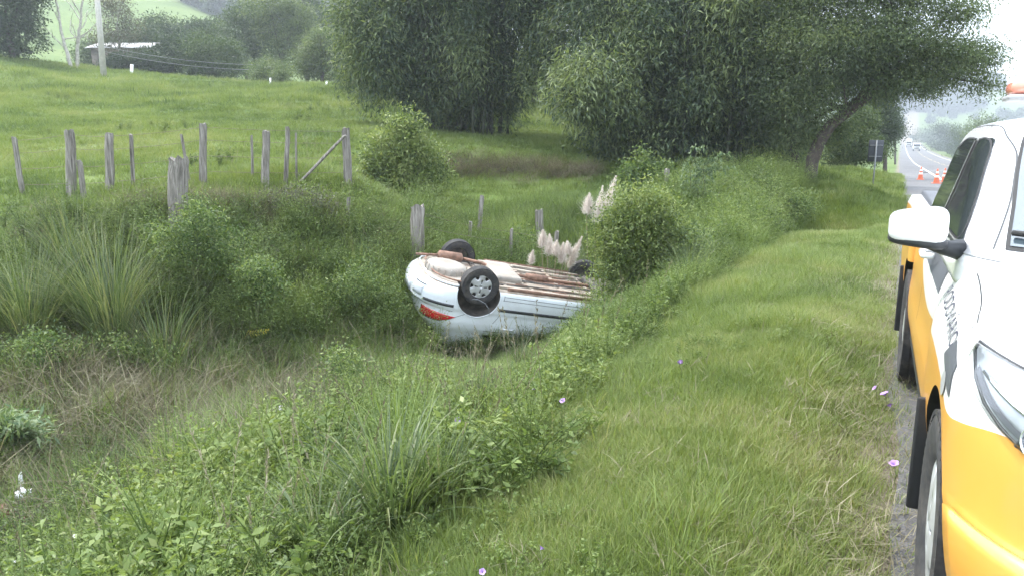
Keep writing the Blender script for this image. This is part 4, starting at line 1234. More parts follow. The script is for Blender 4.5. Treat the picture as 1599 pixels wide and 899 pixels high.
    # grille
    g = Geo(); u, z = np.meshgrid(np.linspace(4.5, 5, 10), np.linspace(.70, .98, 6))
    for fl in (False, True): g.add(*B.patch(u, z, .006, fl))
    gr = g.build('grille', M['black'], body, smooth=True)
    for zz in (.74, .80, .86, .92):
        g = Geo(); u, z = np.meshgrid(np.linspace(4.5, 5, 10), np.array([zz, zz + .02]))
        for fl in (False, True): g.add(*B.patch(u, z, .016, fl))
        o = g.build('grille_bar', M['chrome'], gr)
    # cargo bed
    D = Stack([(.50, .90, -4.42, -3.0, .15, .12, .04, .04, .02, .0), (.62, .948, -4.44, -3.0, .15, .12, .04, .04, .02, .0),
               (.95, .955, -4.44, -3.0, .15, .12, .04, .04, .02, .0), (1.14, .945, -4.42, -3.0, .15, .12, .04, .04, .02, .0),
               (1.19, .925, -4.40, -3.01, .15, .12, .04, .04, .02, .0)])
    bed = link('cargo_bed', D.mesh('cargo_bed', 14, (5, 8, 30, 5, 5)), [M['two_tone'], M['black']], root)
    boolean_cut(bed, [drum(-3.096, .38, .455, s * .56, s * 1.1, 64) for s in (-1, 1)])
    bm = bmesh.new(); bm.from_mesh(bed.data)
    for f in bm.faces:
        c = f.calc_center_median()
        if math.hypot(c.x + 3.096, c.z - .38) < .462 and .54 < abs(c.y) < .90: f.material_index = 1
    bm.to_mesh(bed.data); bm.free(); smooth_auto(bed, 38)
    g = Geo(); add_box(g, (-3.71, 0, 1.20), (1.34, 1.70, .05)); o = g.build('bed_cover', M['decal'], bed); bevel(o, .02, 2)
    g = Geo(); add_box(g, (-1.8, 0, .42), (5.1, .9, .16)); g.build('chassis_frame', M['black'], root)
    for s_ in (-1, 1):
        g = Geo(); add_box(g, (-4.455, s_ * .80, .98), (.03, .14, .34)); g.build('tail_lamp', M['red_lens'], bed)
    # roof light bar on brackets
    g = Geo(); add_box(g, (-2.0, 0, 1.845), (.26, 1.26, .03)); lb = g.build('light_bar_base', M['decal_lt'], root); bevel(lb, .012, 2)
    for s_ in (-1, 1):
        g = Geo(); add_box(g, (-2.0, s_ * .40, 1.895), (.24, .44, .07)); o = g.build('light_bar_lens', M['beacon'], lb); bevel(o, .03, 3)
        g = Geo(); add_tube(g, [(-2.0, s_ * .30, 1.83), (-2.0, s_ * .32, 1.74)], .02, 6); g.build('bracket', M['black'], lb)
    g = Geo(); add_box(g, (-2.0, 0, 1.895), (.22, .34, .065)); o = g.build('light_bar_centre', M['decal_lt'], lb); bevel(o, .02, 2)
    return root

def lens_mat():
    m, n, l = new_mat('clear_lens')
    o = n.new('ShaderNodeOutputMaterial'); g = n.new('ShaderNodeBsdfGlossy'); t = n.new('ShaderNodeBsdfTransparent'); mx = n.new('ShaderNodeMixShader')
    fr = n.new('ShaderNodeLayerWeight'); g.inputs['Roughness'].default_value = .05
    pw = n.new('ShaderNodeMath'); pw.operation = 'POWER'; pw.inputs[1].default_value = 3; l.new(fr.outputs['Facing'], pw.inputs[0])
    ma = n.new('ShaderNodeMath'); ma.operation = 'MULTIPLY_ADD'; ma.inputs[1].default_value = .5; ma.inputs[2].default_value = .05; l.new(pw.outputs[0], ma.inputs[0])
    l.new(ma.outputs[0], mx.inputs[0]); l.new(t.outputs[0], mx.inputs[1]); l.new(g.outputs[0], mx.inputs[2]); l.new(mx.outputs[0], o.inputs[0])
    t.inputs[0].default_value = (.92, .93, .94, 1)
    return m
M['lens'] = lens_mat()
truck = pickup()

# ------------------------------------------------------------------ scattered ground cover (stuff): prototype tufts instanced on points
def proto_grass(name, n, hmin, hmax, rad, w, mat, lean=.35, curl=.9, segs=3, seed=0, stalks=0):
    r = np.random.default_rng(seed); g = Geo()
    a = r.uniform(0, 2 * PI, n); d = rad * np.sqrt(r.random(n))
    B = np.stack([d * np.cos(a), d * np.sin(a), np.full(n, -.03)], 1)
    az = a + r.normal(0, .9, n)
    add_blades(g, B, az, r.uniform(hmin, hmax, n) + .03, np.abs(r.normal(0, lean, n)), w * r.uniform(.6, 1.2, n), r.uniform(.2, curl, n), segs, None, r)
    return bpy.data.objects.new(name, _m(g, name, mat))

def _m(g, name, mat):
    me = g.mesh(name)
    for k in (mat if isinstance(mat, (list, tuple)) else [mat]): me.materials.append(k)
    return me

def proto_weed(name, nst, h, spread, leaf, lw, per, mat, seed=0, droop=.2, feather=False):
    """several leafy stems"""
    r = np.random.default_rng(seed); g = Geo(); C = []; D = []; L = []
    for s in range(nst):
        a = r.uniform(0, 2 * PI); le = r.uniform(.05, spread); H = h * r.uniform(.55, 1.1)
        t = np.linspace(0, 1, 7)
        P = np.stack([np.cos(a) * le * H * t ** 1.4 + .02 * r.normal(), np.sin(a) * le * H * t ** 1.4 + .02 * r.normal(), H * t - droop * H * le * t ** 3], 1)
        add_tube(g, P, np.linspace(.0035, .0012, 7) * (1 + h), 3, .15, cap=False)
        k = per
        tt = r.uniform(.18, 1, k) ** .8
        c = np.stack([np.interp(tt, t, P[:, i]) for i in range(3)], 1)
        aa = r.uniform(0, 2 * PI, k)
        d = np.stack([np.cos(aa), np.sin(aa), r.uniform(-.1, .9, k)], 1)
        if feather:
            # leaves sit on short side sprigs
            sp = r.uniform(.02, .10, k)[:, None] * h * 2
            c = c + unit(d) * sp
        C.append(c); D.append(d); L.append(leaf * r.uniform(.5, 1.2, k) * (1.15 - .5 * tt))
    C = np.concatenate(C); D = np.concatenate(D); L = np.concatenate(L)
    add_leaves(g, C, D, L, L * lw, None, .10, r)
    return bpy.data.objects.new(name, _m(g, name, mat))

def proto_tangle(name, n, rad, mat, seed=0, h=.18, ls=1.):
    r = np.random.default_rng(seed); g = Geo()
    a = r.uniform(0, 2 * PI, n); d = rad * np.sqrt(r.random(n)); B = np.stack([d * np.cos(a), d * np.sin(a), r.uniform(-.02, h * .7, n)], 1)
    add_blades(g, B, r.uniform(0, 2 * PI, n), ls * r.uniform(.15, .55, n), r.uniform(.7, 1.45, n), r.uniform(.004, .009, n) * (.4 + .6 * ls), r.uniform(0, .9, n), 3, None, r)
    return bpy.data.objects.new(name, _m(g, name, mat))

def scatter(name, protos, P, scale, idx, tone, tilt=.12, zrot=None, label=None, cat=None):
    n = len(P)
    me = bpy.data.meshes.new(name)
    me.vertices.add(n); me.vertices.foreach_set('co', np.asarray(P, np.float32).ravel())
    rot = np.stack([rng.normal(0, tilt, n), rng.normal(0, tilt, n), rng.uniform(0, 2 * PI, n) if zrot is None else zrot], 1)
    a = me.attributes.new('rot', 'FLOAT_VECTOR', 'POINT'); a.data.foreach_set('vector', rot.astype(np.float32).ravel())
    a = me.attributes.new('sc', 'FLOAT', 'POINT'); a.data.foreach_set('value', np.asarray(scale, np.float32))
    a = me.attributes.new('ptone', 'FLOAT', 'POINT'); a.data.foreach_set('value', np.asarray(tone, np.float32))
    a = me.attributes.new('idx', 'INT', 'POINT'); a.data.foreach_set('value', np.asarray(idx, np.int32))
    o = link(name, me)
    ng = bpy.data.node_groups.new(name, 'GeometryNodeTree')
    ng.interface.new_socket('Geometry', in_out='INPUT', socket_type='NodeSocketGeometry')
    ng.interface.new_socket('Geometry', in_out='OUTPUT', socket_type='NodeSocketGeometry')
    N, Lk = ng.nodes, ng.links
    gi = N.new('NodeGroupInput'); go = N.new('NodeGroupOutput')
    ip = N.new('GeometryNodeInstanceOnPoints')
    mp = N.new('GeometryNodeMeshToPoints'); Lk.new(gi.outputs[0], mp.inputs['Mesh']); Lk.new(mp.outputs[0], ip.inputs['Points'])
    jn = N.new('GeometryNodeJoinGeometry')
    for p in reversed(protos):
        oi = N.new('GeometryNodeObjectInfo'); oi.inputs['Object'].default_value = p; oi.inputs['As Instance'].default_value = True
        Lk.new(oi.outputs['Geometry'], jn.inputs[0])
    Lk.new(jn.outputs[0], ip.inputs['Instance'])
    ip.inputs['Pick Instance'].default_value = True
    def attr(nm, ty):
        q = N.new('GeometryNodeInputNamedAttribute'); q.data_type = ty; q.inputs['Name'].default_value = nm; return q.outputs['Attribute']
    Lk.new(attr('idx', 'INT'), ip.inputs['Instance Index'])
    e2r = N.new('FunctionNodeEulerToRotation'); Lk.new(attr('rot', 'FLOAT_VECTOR'), e2r.inputs[0]); Lk.new(e2r.outputs[0], ip.inputs['Rotation'])
    Lk.new(attr('sc', 'FLOAT'), ip.inputs['Scale'])
    Lk.new(ip.outputs[0], go.inputs[0])
    md = o.modifiers.new('scatter', 'NODES'); md.node_group = ng
    tag(o, label, cat, kind='stuff')
    return o

G_SHORT = [proto_grass('short_tuft', 46, .05, .15, .11, .0065, M['grass_short'], .45, 1.2, 3, s) for s in range(4)]
G_MID = [proto_grass('middle_tuft', 44, .14, .34, .12, .008, M['grass_short'], .4, 1.3, 3, 20 + s) for s in range(3)]
G_FAR = [proto_grass('far_tuft', 60, .10, .26, .34, .018, M['grass_short'], .45, 1.0, 2, 40 + s) for s in range(3)]
G_PAST = [proto_grass('pasture_tuft', 60, .05, .15, .32, .016, M['grass_pasture'], .55, 1.0, 2, 60 + s) for s in range(4)]
G_PASTW = [proto_weed('pasture_weed', 10, .30, .8, .06, .4, 16, M['grass_pasture'], 70 + s) for s in range(2)]
W_BROAD = [proto_weed('broad_weed', 7, .34, .8, .060, .42, 16, M['weed_light'], 80 + s) for s in range(3)]
W_FERN = [proto_weed('ferny_weed', 9, .42, .9, .032, .34, 46, M['weed_light'], 90 + s, feather=True) for s in range(3)]
W_DARK = [proto_weed('ditch_weed', 10, .45, 1.0, .045, .36, 40, M['weed'], 100 + s, feather=True) for s in range(4)]
G_TALL = [proto_grass('tall_tuft', 60, .35, .85, .13, .0085, M['weed_light'], .3, 1.2, 4, 110 + s) for s in range(3)]
W_TALL = [proto_weed('tall_weed', 12, .85, .7, .05, .36, 60, M['weed_light'], 160 + s, feather=True) for s in range(3)]
T_DRY = [proto_tangle('dry_tangle', 90, .32, M['dry'], 120 + s) for s in range(3)]
T_BLADE = [proto_grass('dry_tuft', 40, .15, .5, .12, .006, M['dry'], .5, 1.4, 3, 130 + s) for s in range(2)]
T_PATCH = [proto_tangle('short_dry', 34, .20, M['dry'], 140 + s, .03, .32) for s in range(2)]

def project(P):
    x, y, z = P[:, 0], P[:, 1], P[:, 2] - CAMH
    f = y * _cy - x * _sy; r = y * _sy + x * _cy
    d = f * _cp - z * _sp; u = f * _sp + z * _cp
    d = np.where(d < .05, 1e9, d)
    return 799.5 + FPX * r / d, 449.5 - FPX * u / d, f

def field(n, x0, x1, y0, y1, mask=None, margin=130):
    """n random ground points in a rectangle, kept where the picture (plus a margin) sees them"""
    X = rng.uniform(x0, x1, n); Y = rng.uniform(y0, y1, n)
    f = Y * _cy - X * _sy; r = Y * _sy + X * _cy
    k = (f > .7) & (np.abs(r) < f * .80 + .8)
    X, Y = X[k], Y[k]
    Z = ground_z(X, Y)
    P = np.stack([X, Y, Z], 1)
    px, py, f = project(P)
    k = (px > -margin) & (px < 1599 + margin) & (py < 899 + 2.2 * margin)
    P = P[k]
    if mask is not None:
        P = P[rng.random(len(P)) < np.clip(mask(P[:, 0], P[:, 1]), 0, 1)]
    # nothing grows inside the cars
    Mi = np.array(car.matrix_world.inverted()); q = P @ Mi[:3, :3].T + Mi[:3, 3]
    inside = (np.abs(q[:, 0]) < 1.85) & (np.abs(q[:, 1]) < .78)
    tr = (P[:, 0] > .32) & (P[:, 0] < 2.1) & (P[:, 1] > 1.7) & (P[:, 1] < 7.3)
    return P[~inside & ~tr]

def edge_x(Y):
    """line where the mown verge gives way to tall weeds"""
    return -1.72 - .35 * sstep(2, 8, Y) + .30 * vnoise(Y * 0, Y, 1.1, 51) + .12 * vnoise(Y * 0, Y, 4.1, 52) + .5 * sstep(14, 30, Y) * 0

def put(name, protos, P, smin, smax, label, tone=None, tilt=.12, cat=None, zoff=0.):
    n = len(P); P = P.copy(); P[:, 2] += zoff
    t = rng.random(n) if tone is None else np.clip(tone, 0, 1)
    sc = rng.uniform(smin, smax, n); idx = rng.integers(0, len(protos), n)
    if name in ('bank_weeds', 'bank_grass', 'ditch_weeds', 'dead_grass', 'dry_branches'):
        hh = np.array([max(v.co.z for v in p.data.vertices) for p in protos])[idx]
        sc = limit(P, hh * 1.0, sc); k = sc > .22
        P, sc, idx, t = P[k], sc[k], idx[k], t[k]
    return scatter(name, protos, P, sc, idx, t, tilt, label=label, cat=cat)

PROTO_H = {}
def limit(P, h, sc):
    """keep the weeds that stand between the camera and the car or the round bush low, as they are in the place"""
    px, py, f = project(P)
    ymin = np.interp(px, [560, 620, 660, 700, 760, 840, 880, 920, 1000, 1090, 1200, 1300], [470, 505, 540, 556, 566, 560, 528, 480, 440, 385, 320, 280])
    front = (px > 590) & (px < 1290) & (f < 11.45 + np.clip((px - 720) * .0036, -.3, .5))
    allow = (py - ymin) * f / FPX
    s = np.where(front, np.clip(np.minimum(sc, allow / h), .24, None), sc)
    return s

def keep_edge(P, rise):
    """the weeds of the left bank end at the fence line"""
    px, py, f = project(P)
    yb = np.interp(px, [-200, 0, 200, 350, 480, 540, 600, 660], [318, 318, 318, 318, 312, 312, 345, 400])
    return P[(py > yb + rise) | (px > 640)]

# mown verge between the asphalt and the weeds
def m_verge(X, Y):
    e = edge_x(Y)
    return sstep(e - .5, e + .1, X) * (1 - .93 * sstep(-.42, .10, X + .16 * vnoise(X, Y, 3.1, 55) + .10 * vnoise(X, Y, 9, 56))) * (1 - sstep(.05, .3, X))
P = field(30000, -3.2, .30, .8, 9, m_verge)
put('verge_grass', G_SHORT, P, .4, .85, 'short bright green grass of the mown verge beside the truck', .5 + .35 * vnoise(P[:, 0], P[:, 1], 1.3, 57) + rng.normal(0, .15, len(P)) + .25 * sstep(-.9, 0, P[:, 0]))
P = field(17000, -3.4, .30, 8, 20, m_verge)
put('verge_grass', G_SHORT, P, .55, 1.1, 'short green verge grass halfway along the ditch', .5 + .35 * vnoise(P[:, 0], P[:, 1], 1.3, 57) + rng.normal(0, .15, len(P)))
P = field(9000, -5.5, .25, 18, 60, lambda X, Y: (1 - sstep(0, .25, X)))
put('verge_grass', G_FAR, P, .5, .95, 'green grass of the far verge running up to the road sign', .45 + .3 * vnoise(P[:, 0], P[:, 1], .8, 57) + rng.normal(0, .12, len(P)))
P = field(2600, -3.0, -.1, 1, 14, lambda X, Y: sstep(edge_x(Y), edge_x(Y) + .3, X) * (vnoise(X, Y, 2.1, 61) > .12) * (1 - sstep(-.7, -.2, X)))
put('tall_grass_tufts', G_MID, P, .45, .95, 'longer grass tufts scattered over the verge', rng.uniform(.3, .8, len(P)))
P = field(2500, -2.6, .3, 1, 14, lambda X, Y: .12 + .2 * (vnoise(X, Y, 1.9, 65) > .1) + .75 * sstep(-.9, -.1, X))
put('cut_grass', T_PATCH, P, .6, 1.4, 'dry cut grass lying on the verge', rng.uniform(.3, 1, len(P)))
P = field(900, -2.6, -.3, 1, 10, lambda X, Y: vnoise(X, Y, 1.6, 64) > .15)
put('low_weeds', W_BROAD, P, .25, .5, 'small leafy weeds in the verge grass', rng.uniform(.2, .8, len(P)), tilt=.3)

# weeds of the near bank
def m_bank(X, Y):
    return sstep(edge_x(Y) + .25, edge_x(Y) - .35, X) * sstep(-6.0 + .5 * 0, -4.9, X + .35 * vnoise(X, Y, .9, 71))
P = field(5200, -6.6, -1.2, .5, 11, m_bank)
hgt = .75 + .25 * sstep(-1.9, -3.2, P[:, 0])
n = len(P); sel = .92 * rng.random(n) + .22 * vnoise(P[:, 0], P[:, 1], 1.2, 72)
put('bank_weeds', W_FERN, P[sel < .45], .5, 1.0, 'bright ferny weeds covering the near bank of the ditch', .5 + .3 * vnoise(P[sel < .45][:, 0], P[sel < .45][:, 1], 1.5, 73), tilt=.25)
k = (sel >= .45) & (sel < .84)
put('bank_weeds', W_BROAD, P[k], .55, 1.15, 'broad leaved weeds on the near bank of the ditch', None, tilt=.3)
k = (sel >= .84)
put('bank_grass', G_MID + G_TALL[:1], P[k], .7, 1.15, 'long grass among the weeds of the near bank', None, tilt=.15)
P = field(420, -5.6, -1.9, 1.2, 8, lambda X, Y: m_bank(X, Y) * (vnoise(X, Y, 1.8, 74) > .05))
put('bank_weeds', W_BROAD + W_FERN[:1], P, 1.0, 1.65, 'larger leafy weeds standing out of the near bank', rng.uniform(.4, 1, len(P)), tilt=.25)
P = field(6000, -6.4, -1.4, .5, 11, lambda X, Y: m_bank(X, Y) * .9)
put('bank_grass', G_SHORT, P, 1.1, 1.9, 'grass under the weeds of the near bank', None)

# ditch bed and far bank: matted dry grass with weeds
def m_ditch(X, Y):
    return sstep(-4.2, -5.0, X + .3 * vnoise(X, Y, .9, 71)) * sstep(-12.9, -11.6, X + .45 * (Y - 9.5) * (Y > 9.5) * -1 * .35) * (1 - sstep(12.5, 14.5, Y))
P = keep_edge(field(7000, -13.5, -4, 1, 14, m_ditch), 16)
px, py, f = project(P)
wet = .5 + .5 * vnoise(P[:, 0], P[:, 1], .8, 81)
brown = 1.0 * np.clip(1.25 - np.hypot((px - 230) / 330, (py - 640) / 95), 0, 1) + .35 * np.clip(1 - np.hypot((px - 520) / 110, (py - 565) / 50), 0, 1) + np.clip(1.0 - np.hypot((px - 30) / 150, (py - 770) / 60), 0, 1)
k = rng.random(len(P)) < .08 + .85 * brown
put('dead_grass', T_DRY, P[k], .7, 1.4, 'matted dead grass lying in the ditch', rng.uniform(0, .8, k.sum()), tilt=.35, zoff=.04)
k2 = ~k | (rng.random(len(P)) < .08)
Q = P[k2]
put('ditch_weeds', W_DARK, Q, .5, 1.05, 'dense dark green weeds on the far bank of the ditch', .42 + .35 * vnoise(Q[:, 0], Q[:, 1], 1.1, 82) + rng.normal(0, .12, len(Q)), tilt=.3)
k = rng.random(len(P)) < .22
put('bank_grass', G_TALL, P[k], .5, 1.0, 'long grass standing on the far bank of the ditch', rng.uniform(.0, .7, k.sum()), tilt=.2)
k = rng.random(len(P)) < .20
put('dead_grass', T_BLADE, P[k], .6, 1.3, 'dry grass stalks standing on the far bank', None, tilt=.25)

def proto_branch(name, seed):
    r = np.random.default_rng(seed); g = Geo()
    for k in range(5):
        a = r.uniform(0, 2 * PI); d = np.array([math.cos(a), math.sin(a), r.uniform(-.05, .35)]); L_ = r.uniform(.5, 1.2); b = np.array([r.normal(0, .15), r.normal(0, .15), r.uniform(0, .12)])
        P = [b, b + d * L_ * .35 + r.normal(0, .04, 3), b + d * L_ * .7 + r.normal(0, .06, 3), b + d * L_ + r.normal(0, .08, 3)]
        add_tube(g, P, [.007, .006, .004, .002], 4, r.random(), cap=False)
        for j in range(3):
            s_ = P[1] * (1 - j / 3) + P[2] * (j / 3); e = s_ + r.normal(0, .14, 3) + d * .12
            add_tube(g, [s_, (s_ + e) / 2, e], [.003, .0025, .001], 3, r.random(), cap=False)
    return bpy.data.objects.new(name, _m(g, name, M['dry']))
T_BR = [proto_branch('dry_branch', 150 + q) for q in range(4)]
P = keep_edge(field(700, -12, -4.4, 2, 12, m_ditch), 20)
px, py, f = project(P); P = P[rng.random(len(P)) < .12 + np.clip(1.2 - np.hypot((px - 260) / 330, (py - 620) / 90), 0, 1)]
put('dry_branches', T_BR, P, .4, .85, 'brown twigs and broken branches strewn over the ditch', rng.uniform(-.2, .45, len(P)), tilt=.3, zoff=.10)

# weeds round the car and on to the tree: band on the top of the near bank
def m_band(X, Y):
    return sstep(edge_x(Y) + .2, edge_x(Y) - .3, X) * sstep(-4.4, -3.4, X + .3 * vnoise(X, Y, .8, 91)) * sstep(8.0, 10, Y) * (1 - sstep(19, 24, Y))
P = field(2600, -4.6, -1.4, 8, 24, m_band)
k = rng.random(len(P)); tn = .55 + .3 * vnoise(P[:, 0], P[:, 1], 1.1, 92)
put('bank_weeds', W_FERN, P[k < .55], .8, 1.5, 'olive green weeds along the top of the bank towards the leaning tree', tn[k < .55], tilt=.2)
put('bank_grass', G_TALL, P[k >= .55], .7, 1.25, 'long pale grass along the top of the bank', None, tilt=.15)
P = field(3000, -8.5, -3.2, 6.5, 16, lambda X, Y: .9 * sstep(6.5, 9, Y))
put('bank_weeds', W_DARK + W_FERN, P, .55, 1.05, 'green weeds growing around the overturned car', .5 + .3 * vnoise(P[:, 0], P[:, 1], 1.1, 93), tilt=.2)
P = field(1500, -8.5, -3.0, 8, 16.5, None)
put('bank_grass', G_TALL, P, .5, 1.0, 'long grass behind the overturned car', None, tilt=.15)

P = field(1000, -4.4, -1.75, 8.0, 23, lambda X, Y: sstep(edge_x(Y) - .05, edge_x(Y) - .6, X))
put('bank_weeds', W_TALL, P, .8, 1.45, 'tall leafy weeds in a band from the round bush to the leaning tree', rng.uniform(.2, .9, len(P)), tilt=.2)
P = keep_edge(field(1500, -13, -5.5, 3, 13.5, m_ditch), 34)
px, py, f = project(P); P = P[(np.hypot((px - 230) / 360, (py - 630) / 110) > 1) & (py < 560) & (f > 9)]
put('bank_weeds', W_TALL, P, .55, 1.1, 'tall mixed weeds covering the left bank', rng.uniform(.0, .75, len(P)), tilt=.25)

def proto_stalk(name, seed):
    r = np.random.default_rng(seed); g = Geo()
    for k in range(3):
        a = r.uniform(0, 2 * PI); h = r.uniform(.5, .95); l = r.uniform(.05, .35) * h; t = np.linspace(0, 1, 6)
        P = np.stack([np.cos(a) * l * t ** 2, np.sin(a) * l * t ** 2, h * t], 1) + np.array([r.normal(0, .06), r.normal(0, .06), -.03])
        add_tube(g, P, np.linspace(.0028, .0012, 6), 3, r.random(), cap=False)
        n = 26; tt = r.uniform(.72, 1, n); c = np.stack([np.interp(tt, t, P[:, i]) for i in range(3)], 1)
        add_leaves(g, c, unit(r.normal(0, .35, (n, 3)) + unit(P[-1] - P[-2])), .035, .007, None, .02, r)
    return bpy.data.objects.new(name, _m(g, name, [M['dry']]))
T_ST = [proto_stalk('seed_stalk', 170 + q) for q in range(3)]
P = np.vstack([field(110, -5.2, -1.7, 2, 9.6, lambda X, Y: sstep(edge_x(Y), edge_x(Y) - .4, X)), field(50, -12, -5, 5, 13, m_ditch)])
px, py, f = project(P)
put('seed_stalks', T_ST, P[(py > 575) | (px < 600) | (px > 905)], .5, .95, 'thin straw coloured seed stalks standing above the weeds', rng.uniform(.4, 1, ((py > 575) | (px < 600) | (px > 905)).sum()), tilt=.12)

# pasture beyond the fence
def m_past(X, Y):
    f = Y * _cy - X * _sy
    return sstep(11.8, 13.2, f) * (1 - sstep(-3.4, -2.4, X) * (1 - sstep(30, 45, Y))) * (1 - sstep(-3, -1.5, X)) * (1 - m_ditch(X, Y) * .8)
P = field(42000, -42, -1, 5, 42, m_past)
f = project(P)[2]; P = P[rng.random(len(P)) < np.clip(1.4 - f / 48, .35, 1)]
put('pasture_grass', G_PAST, P, .6, 1.25, 'short grazed grass of the pasture', .45 + .35 * vnoise(P[:, 0], P[:, 1], .55, 95) + rng.normal(0, .14, len(P)), tilt=.08)
P = field(26000, -16, -4, 3, 15, m_ditch); px, py, f = project(P); yb = np.interp(px, [-200, 0, 200, 350, 480, 540, 600, 660], [318, 318, 318, 318, 312, 312, 345, 400]); P = P[(py < yb + 26) & (px < 660)]
put('pasture_grass', G_PAST, P, .5, 1.1, 'short pasture grass right behind the fence posts', rng.uniform(.2, .8, len(P)))
P = field(30000, -75, -3, 22, 75, lambda X, Y: sstep(30, 40, Y * _cy - X * _sy) * .5)
put('pasture_grass', G_PAST, P, 1.3, 2.6, 'grass on the rise of the pasture towards the trees', .45 + .35 * vnoise(P[:, 0], P[:, 1], .3, 96) + rng.normal(0, .14, len(P)), tilt=.05)
P = field(5000, -75, -3, 10, 75, lambda X, Y: m_past(X, Y) * (vnoise(X, Y, .5, 97) > .28))
put('pasture_weeds', G_PASTW + G_MID[:1], P, .5, 1.3, 'weedy tussocks dotted over the pasture', rng.uniform(0, .55, len(P)))
P = field(3000, -75, -3, 12, 60, lambda X, Y: m_past(X, Y) * (vnoise(X, Y, .35, 98) + .4 * vnoise(X, Y, 1.3, 99) > .30))
put('pasture_weeds', G_MID, P, .5, 1.1, 'darker taller tussocks in the pasture', rng.uniform(-.3, .3, len(P)))
# brown bank cut along the fence and below the bamboo
def cut_points(pts, n, dens=.5):
    a = np.array([on_ground(px, f) for px, f in pts]); d = np.concatenate([[0], np.cumsum(np.linalg.norm(np.diff(a, axis=0), axis=1))])
    t = rng.uniform(0, d[-1], n)
    X = np.interp(t, d, a[:, 0]) + rng.normal(0, dens, n); Y = np.interp(t, d, a[:, 1]) + rng.normal(0, dens, n)
    return np.stack([X, Y, ground_z(X, Y)], 1)
P = np.vstack([cut_points([(190, 12.6), (350, 12.8), (480, 13.0)], 230, .16), cut_points([(690, 22), (800, 22.0), (930, 22)], 260, .35), cut_points([(450, 12.9), (600, 13.2)], 80, .3)])
put('dead_grass', T_DRY + T_BLADE, P, .6, 1.1, 'dead brown grass hanging over the cut banks', rng.uniform(0, .55, len(P)), tilt=.3)

# ------------------------------------------------------------------ trees, bamboo and shrubs as objects of their own
def lobe_px(px, py, f, rx, ry, depth=None):
    c = at(px, py, f); s = f / FPX
    return (c, (rx * s, (depth if depth else rx * s * .9), ry * s))

def crown_leaves(g, lobes, n, L, W, r, clump=.38, per=22, droop=0., inner=.35, hang=1.):
    """leaf clusters in the outer part of irregular lobes, with gaps between them"""
    vol = np.array([l[1][0] * l[1][2] for l in lobes]); vol = vol / vol.sum()
    nc = max(4, n // per)
    for li, lb_ in enumerate(lobes):
        c, rad = lb_[0], lb_[1]; ts = lb_[2] if len(lb_) > 2 else 0.
        k = max(3, int(nc * vol[li]))
        d = unit(r.normal(size=(k, 3)))
        ph = r.uniform(0, 6.28, 6)
        bump = 1 + .16 * np.sin(d[:, 0] * 5 + ph[0]) * np.cos(d[:, 2] * 4 + ph[1]) + .12 * np.sin(d[:, 2] * 9 + d[:, 1] * 6 + ph[2]) + r.normal(0, .06, k)
        rf = (inner + (1 - inner) * r.random(k) ** .55) * bump
        rr = np.array([rad[0], rad[1], rad[2]])
        # lobes lie across the line of sight: x axis = camera right
        loc = d * rr * rf[:, None]
        Rm = np.array([[_cy, -_sy, 0], [_sy, _cy, 0], [0, 0, 1.]])
        cc = c + loc @ Rm.T
        tone_c = np.clip(.42 + ts + r.normal(0, .22, k), 0, 1)
        C = np.repeat(cc, per, 0) + r.normal(0, clump, (k * per, 3)) * np.array([1, 1, .75 * hang])
        out = np.repeat(unit(d @ Rm.T), per, 0)
        D = unit(out * .5 + r.normal(0, .7, (k * per, 3)) + np.array([0, 0, -droop]))
        add_leaves(g, C, D, L * r.uniform(.6, 1.25, k * per), W * r.uniform(.7, 1.2, k * per), np.clip(np.repeat(tone_c, per) + r.normal(0, .15, k * per), 0, 1), .08, r)

def limb(g, P, r0, r1, n=7, wob=.0, r=rng):
    P = np.asarray(P, float); d = np.concatenate([[0], np.cumsum(np.linalg.norm(np.diff(P, axis=0), axis=1))])
    t = np.linspace(0, d[-1], max(6, len(P) * 4)); Q = np.stack([pchip(d, P[:, i])(t) for i in range(3)], 1)
    Q[1:-1] += r.normal(0, wob, (len(Q) - 2, 3))
    add_tube(g, Q, np.linspace(r0, r1, len(Q)) * (1 + r.normal(0, .05, len(Q))), n, .4)
    return Q

def make_tree(name, label, cat, base, lobes, n, L, W, mat, bark, tr=.15, group=None, seed=0, clump=.38, droop=0., inner=.35, per=22, limbs=True, hang=1., trunk_pts=None):
    r = np.random.default_rng(1000 + seed)
    base = np.asarray(base, float)
    root = thing(name, label, cat, base, 0, group)
    g = Geo(); crown_leaves(g, [(l[0] - base,) + tuple(l[1:]) for l in lobes], n, L, W, r, clump, per, droop, inner, hang)
    g.build('crown' if cat == 'tree' else 'foliage', mat, root)
    g = Geo()
    cen = np.mean([l[0] for l in lobes], 0) - base
    tp = [(0, 0, -.25), (cen[0] * .25, cen[1] * .25, cen[2] * .35), (cen[0] * .7, cen[1] * .7, cen[2] * .8), tuple(cen)] if trunk_pts is None else [np.asarray(p) - base for p in trunk_pts]
    Q = limb(g, tp, tr, tr * .35, 9, tr * .06, r)
    if limbs:
        for l_ in lobes:
            c, rad = l_[0], l_[1]
            if rad[0] < .12: continue
            s = Q[r.integers(len(Q) // 3, len(Q) - 2)]
            e = c - base
            m = (s + e) / 2 + np.array([0, 0, .12 * np.linalg.norm(e - s)])
            q = limb(g, [s, m, e + np.array([0, 0, rad[2] * .3])], tr * .38, tr * .08, 6, tr * .05, r)
            for _ in range(3):
                s2 = q[r.integers(len(q) // 3, len(q) - 1)]
                d = unit(r.normal(size=3)) * np.array(rad) * .75
                limb(g, [s2, s2 + d * .5 + np.array([0, 0, .1]), s2 + d], tr * .14, tr * .03, 5, 0, r)
    g.build('trunk' if cat == 'tree' else 'stems', bark, root, smooth=True)
    return root

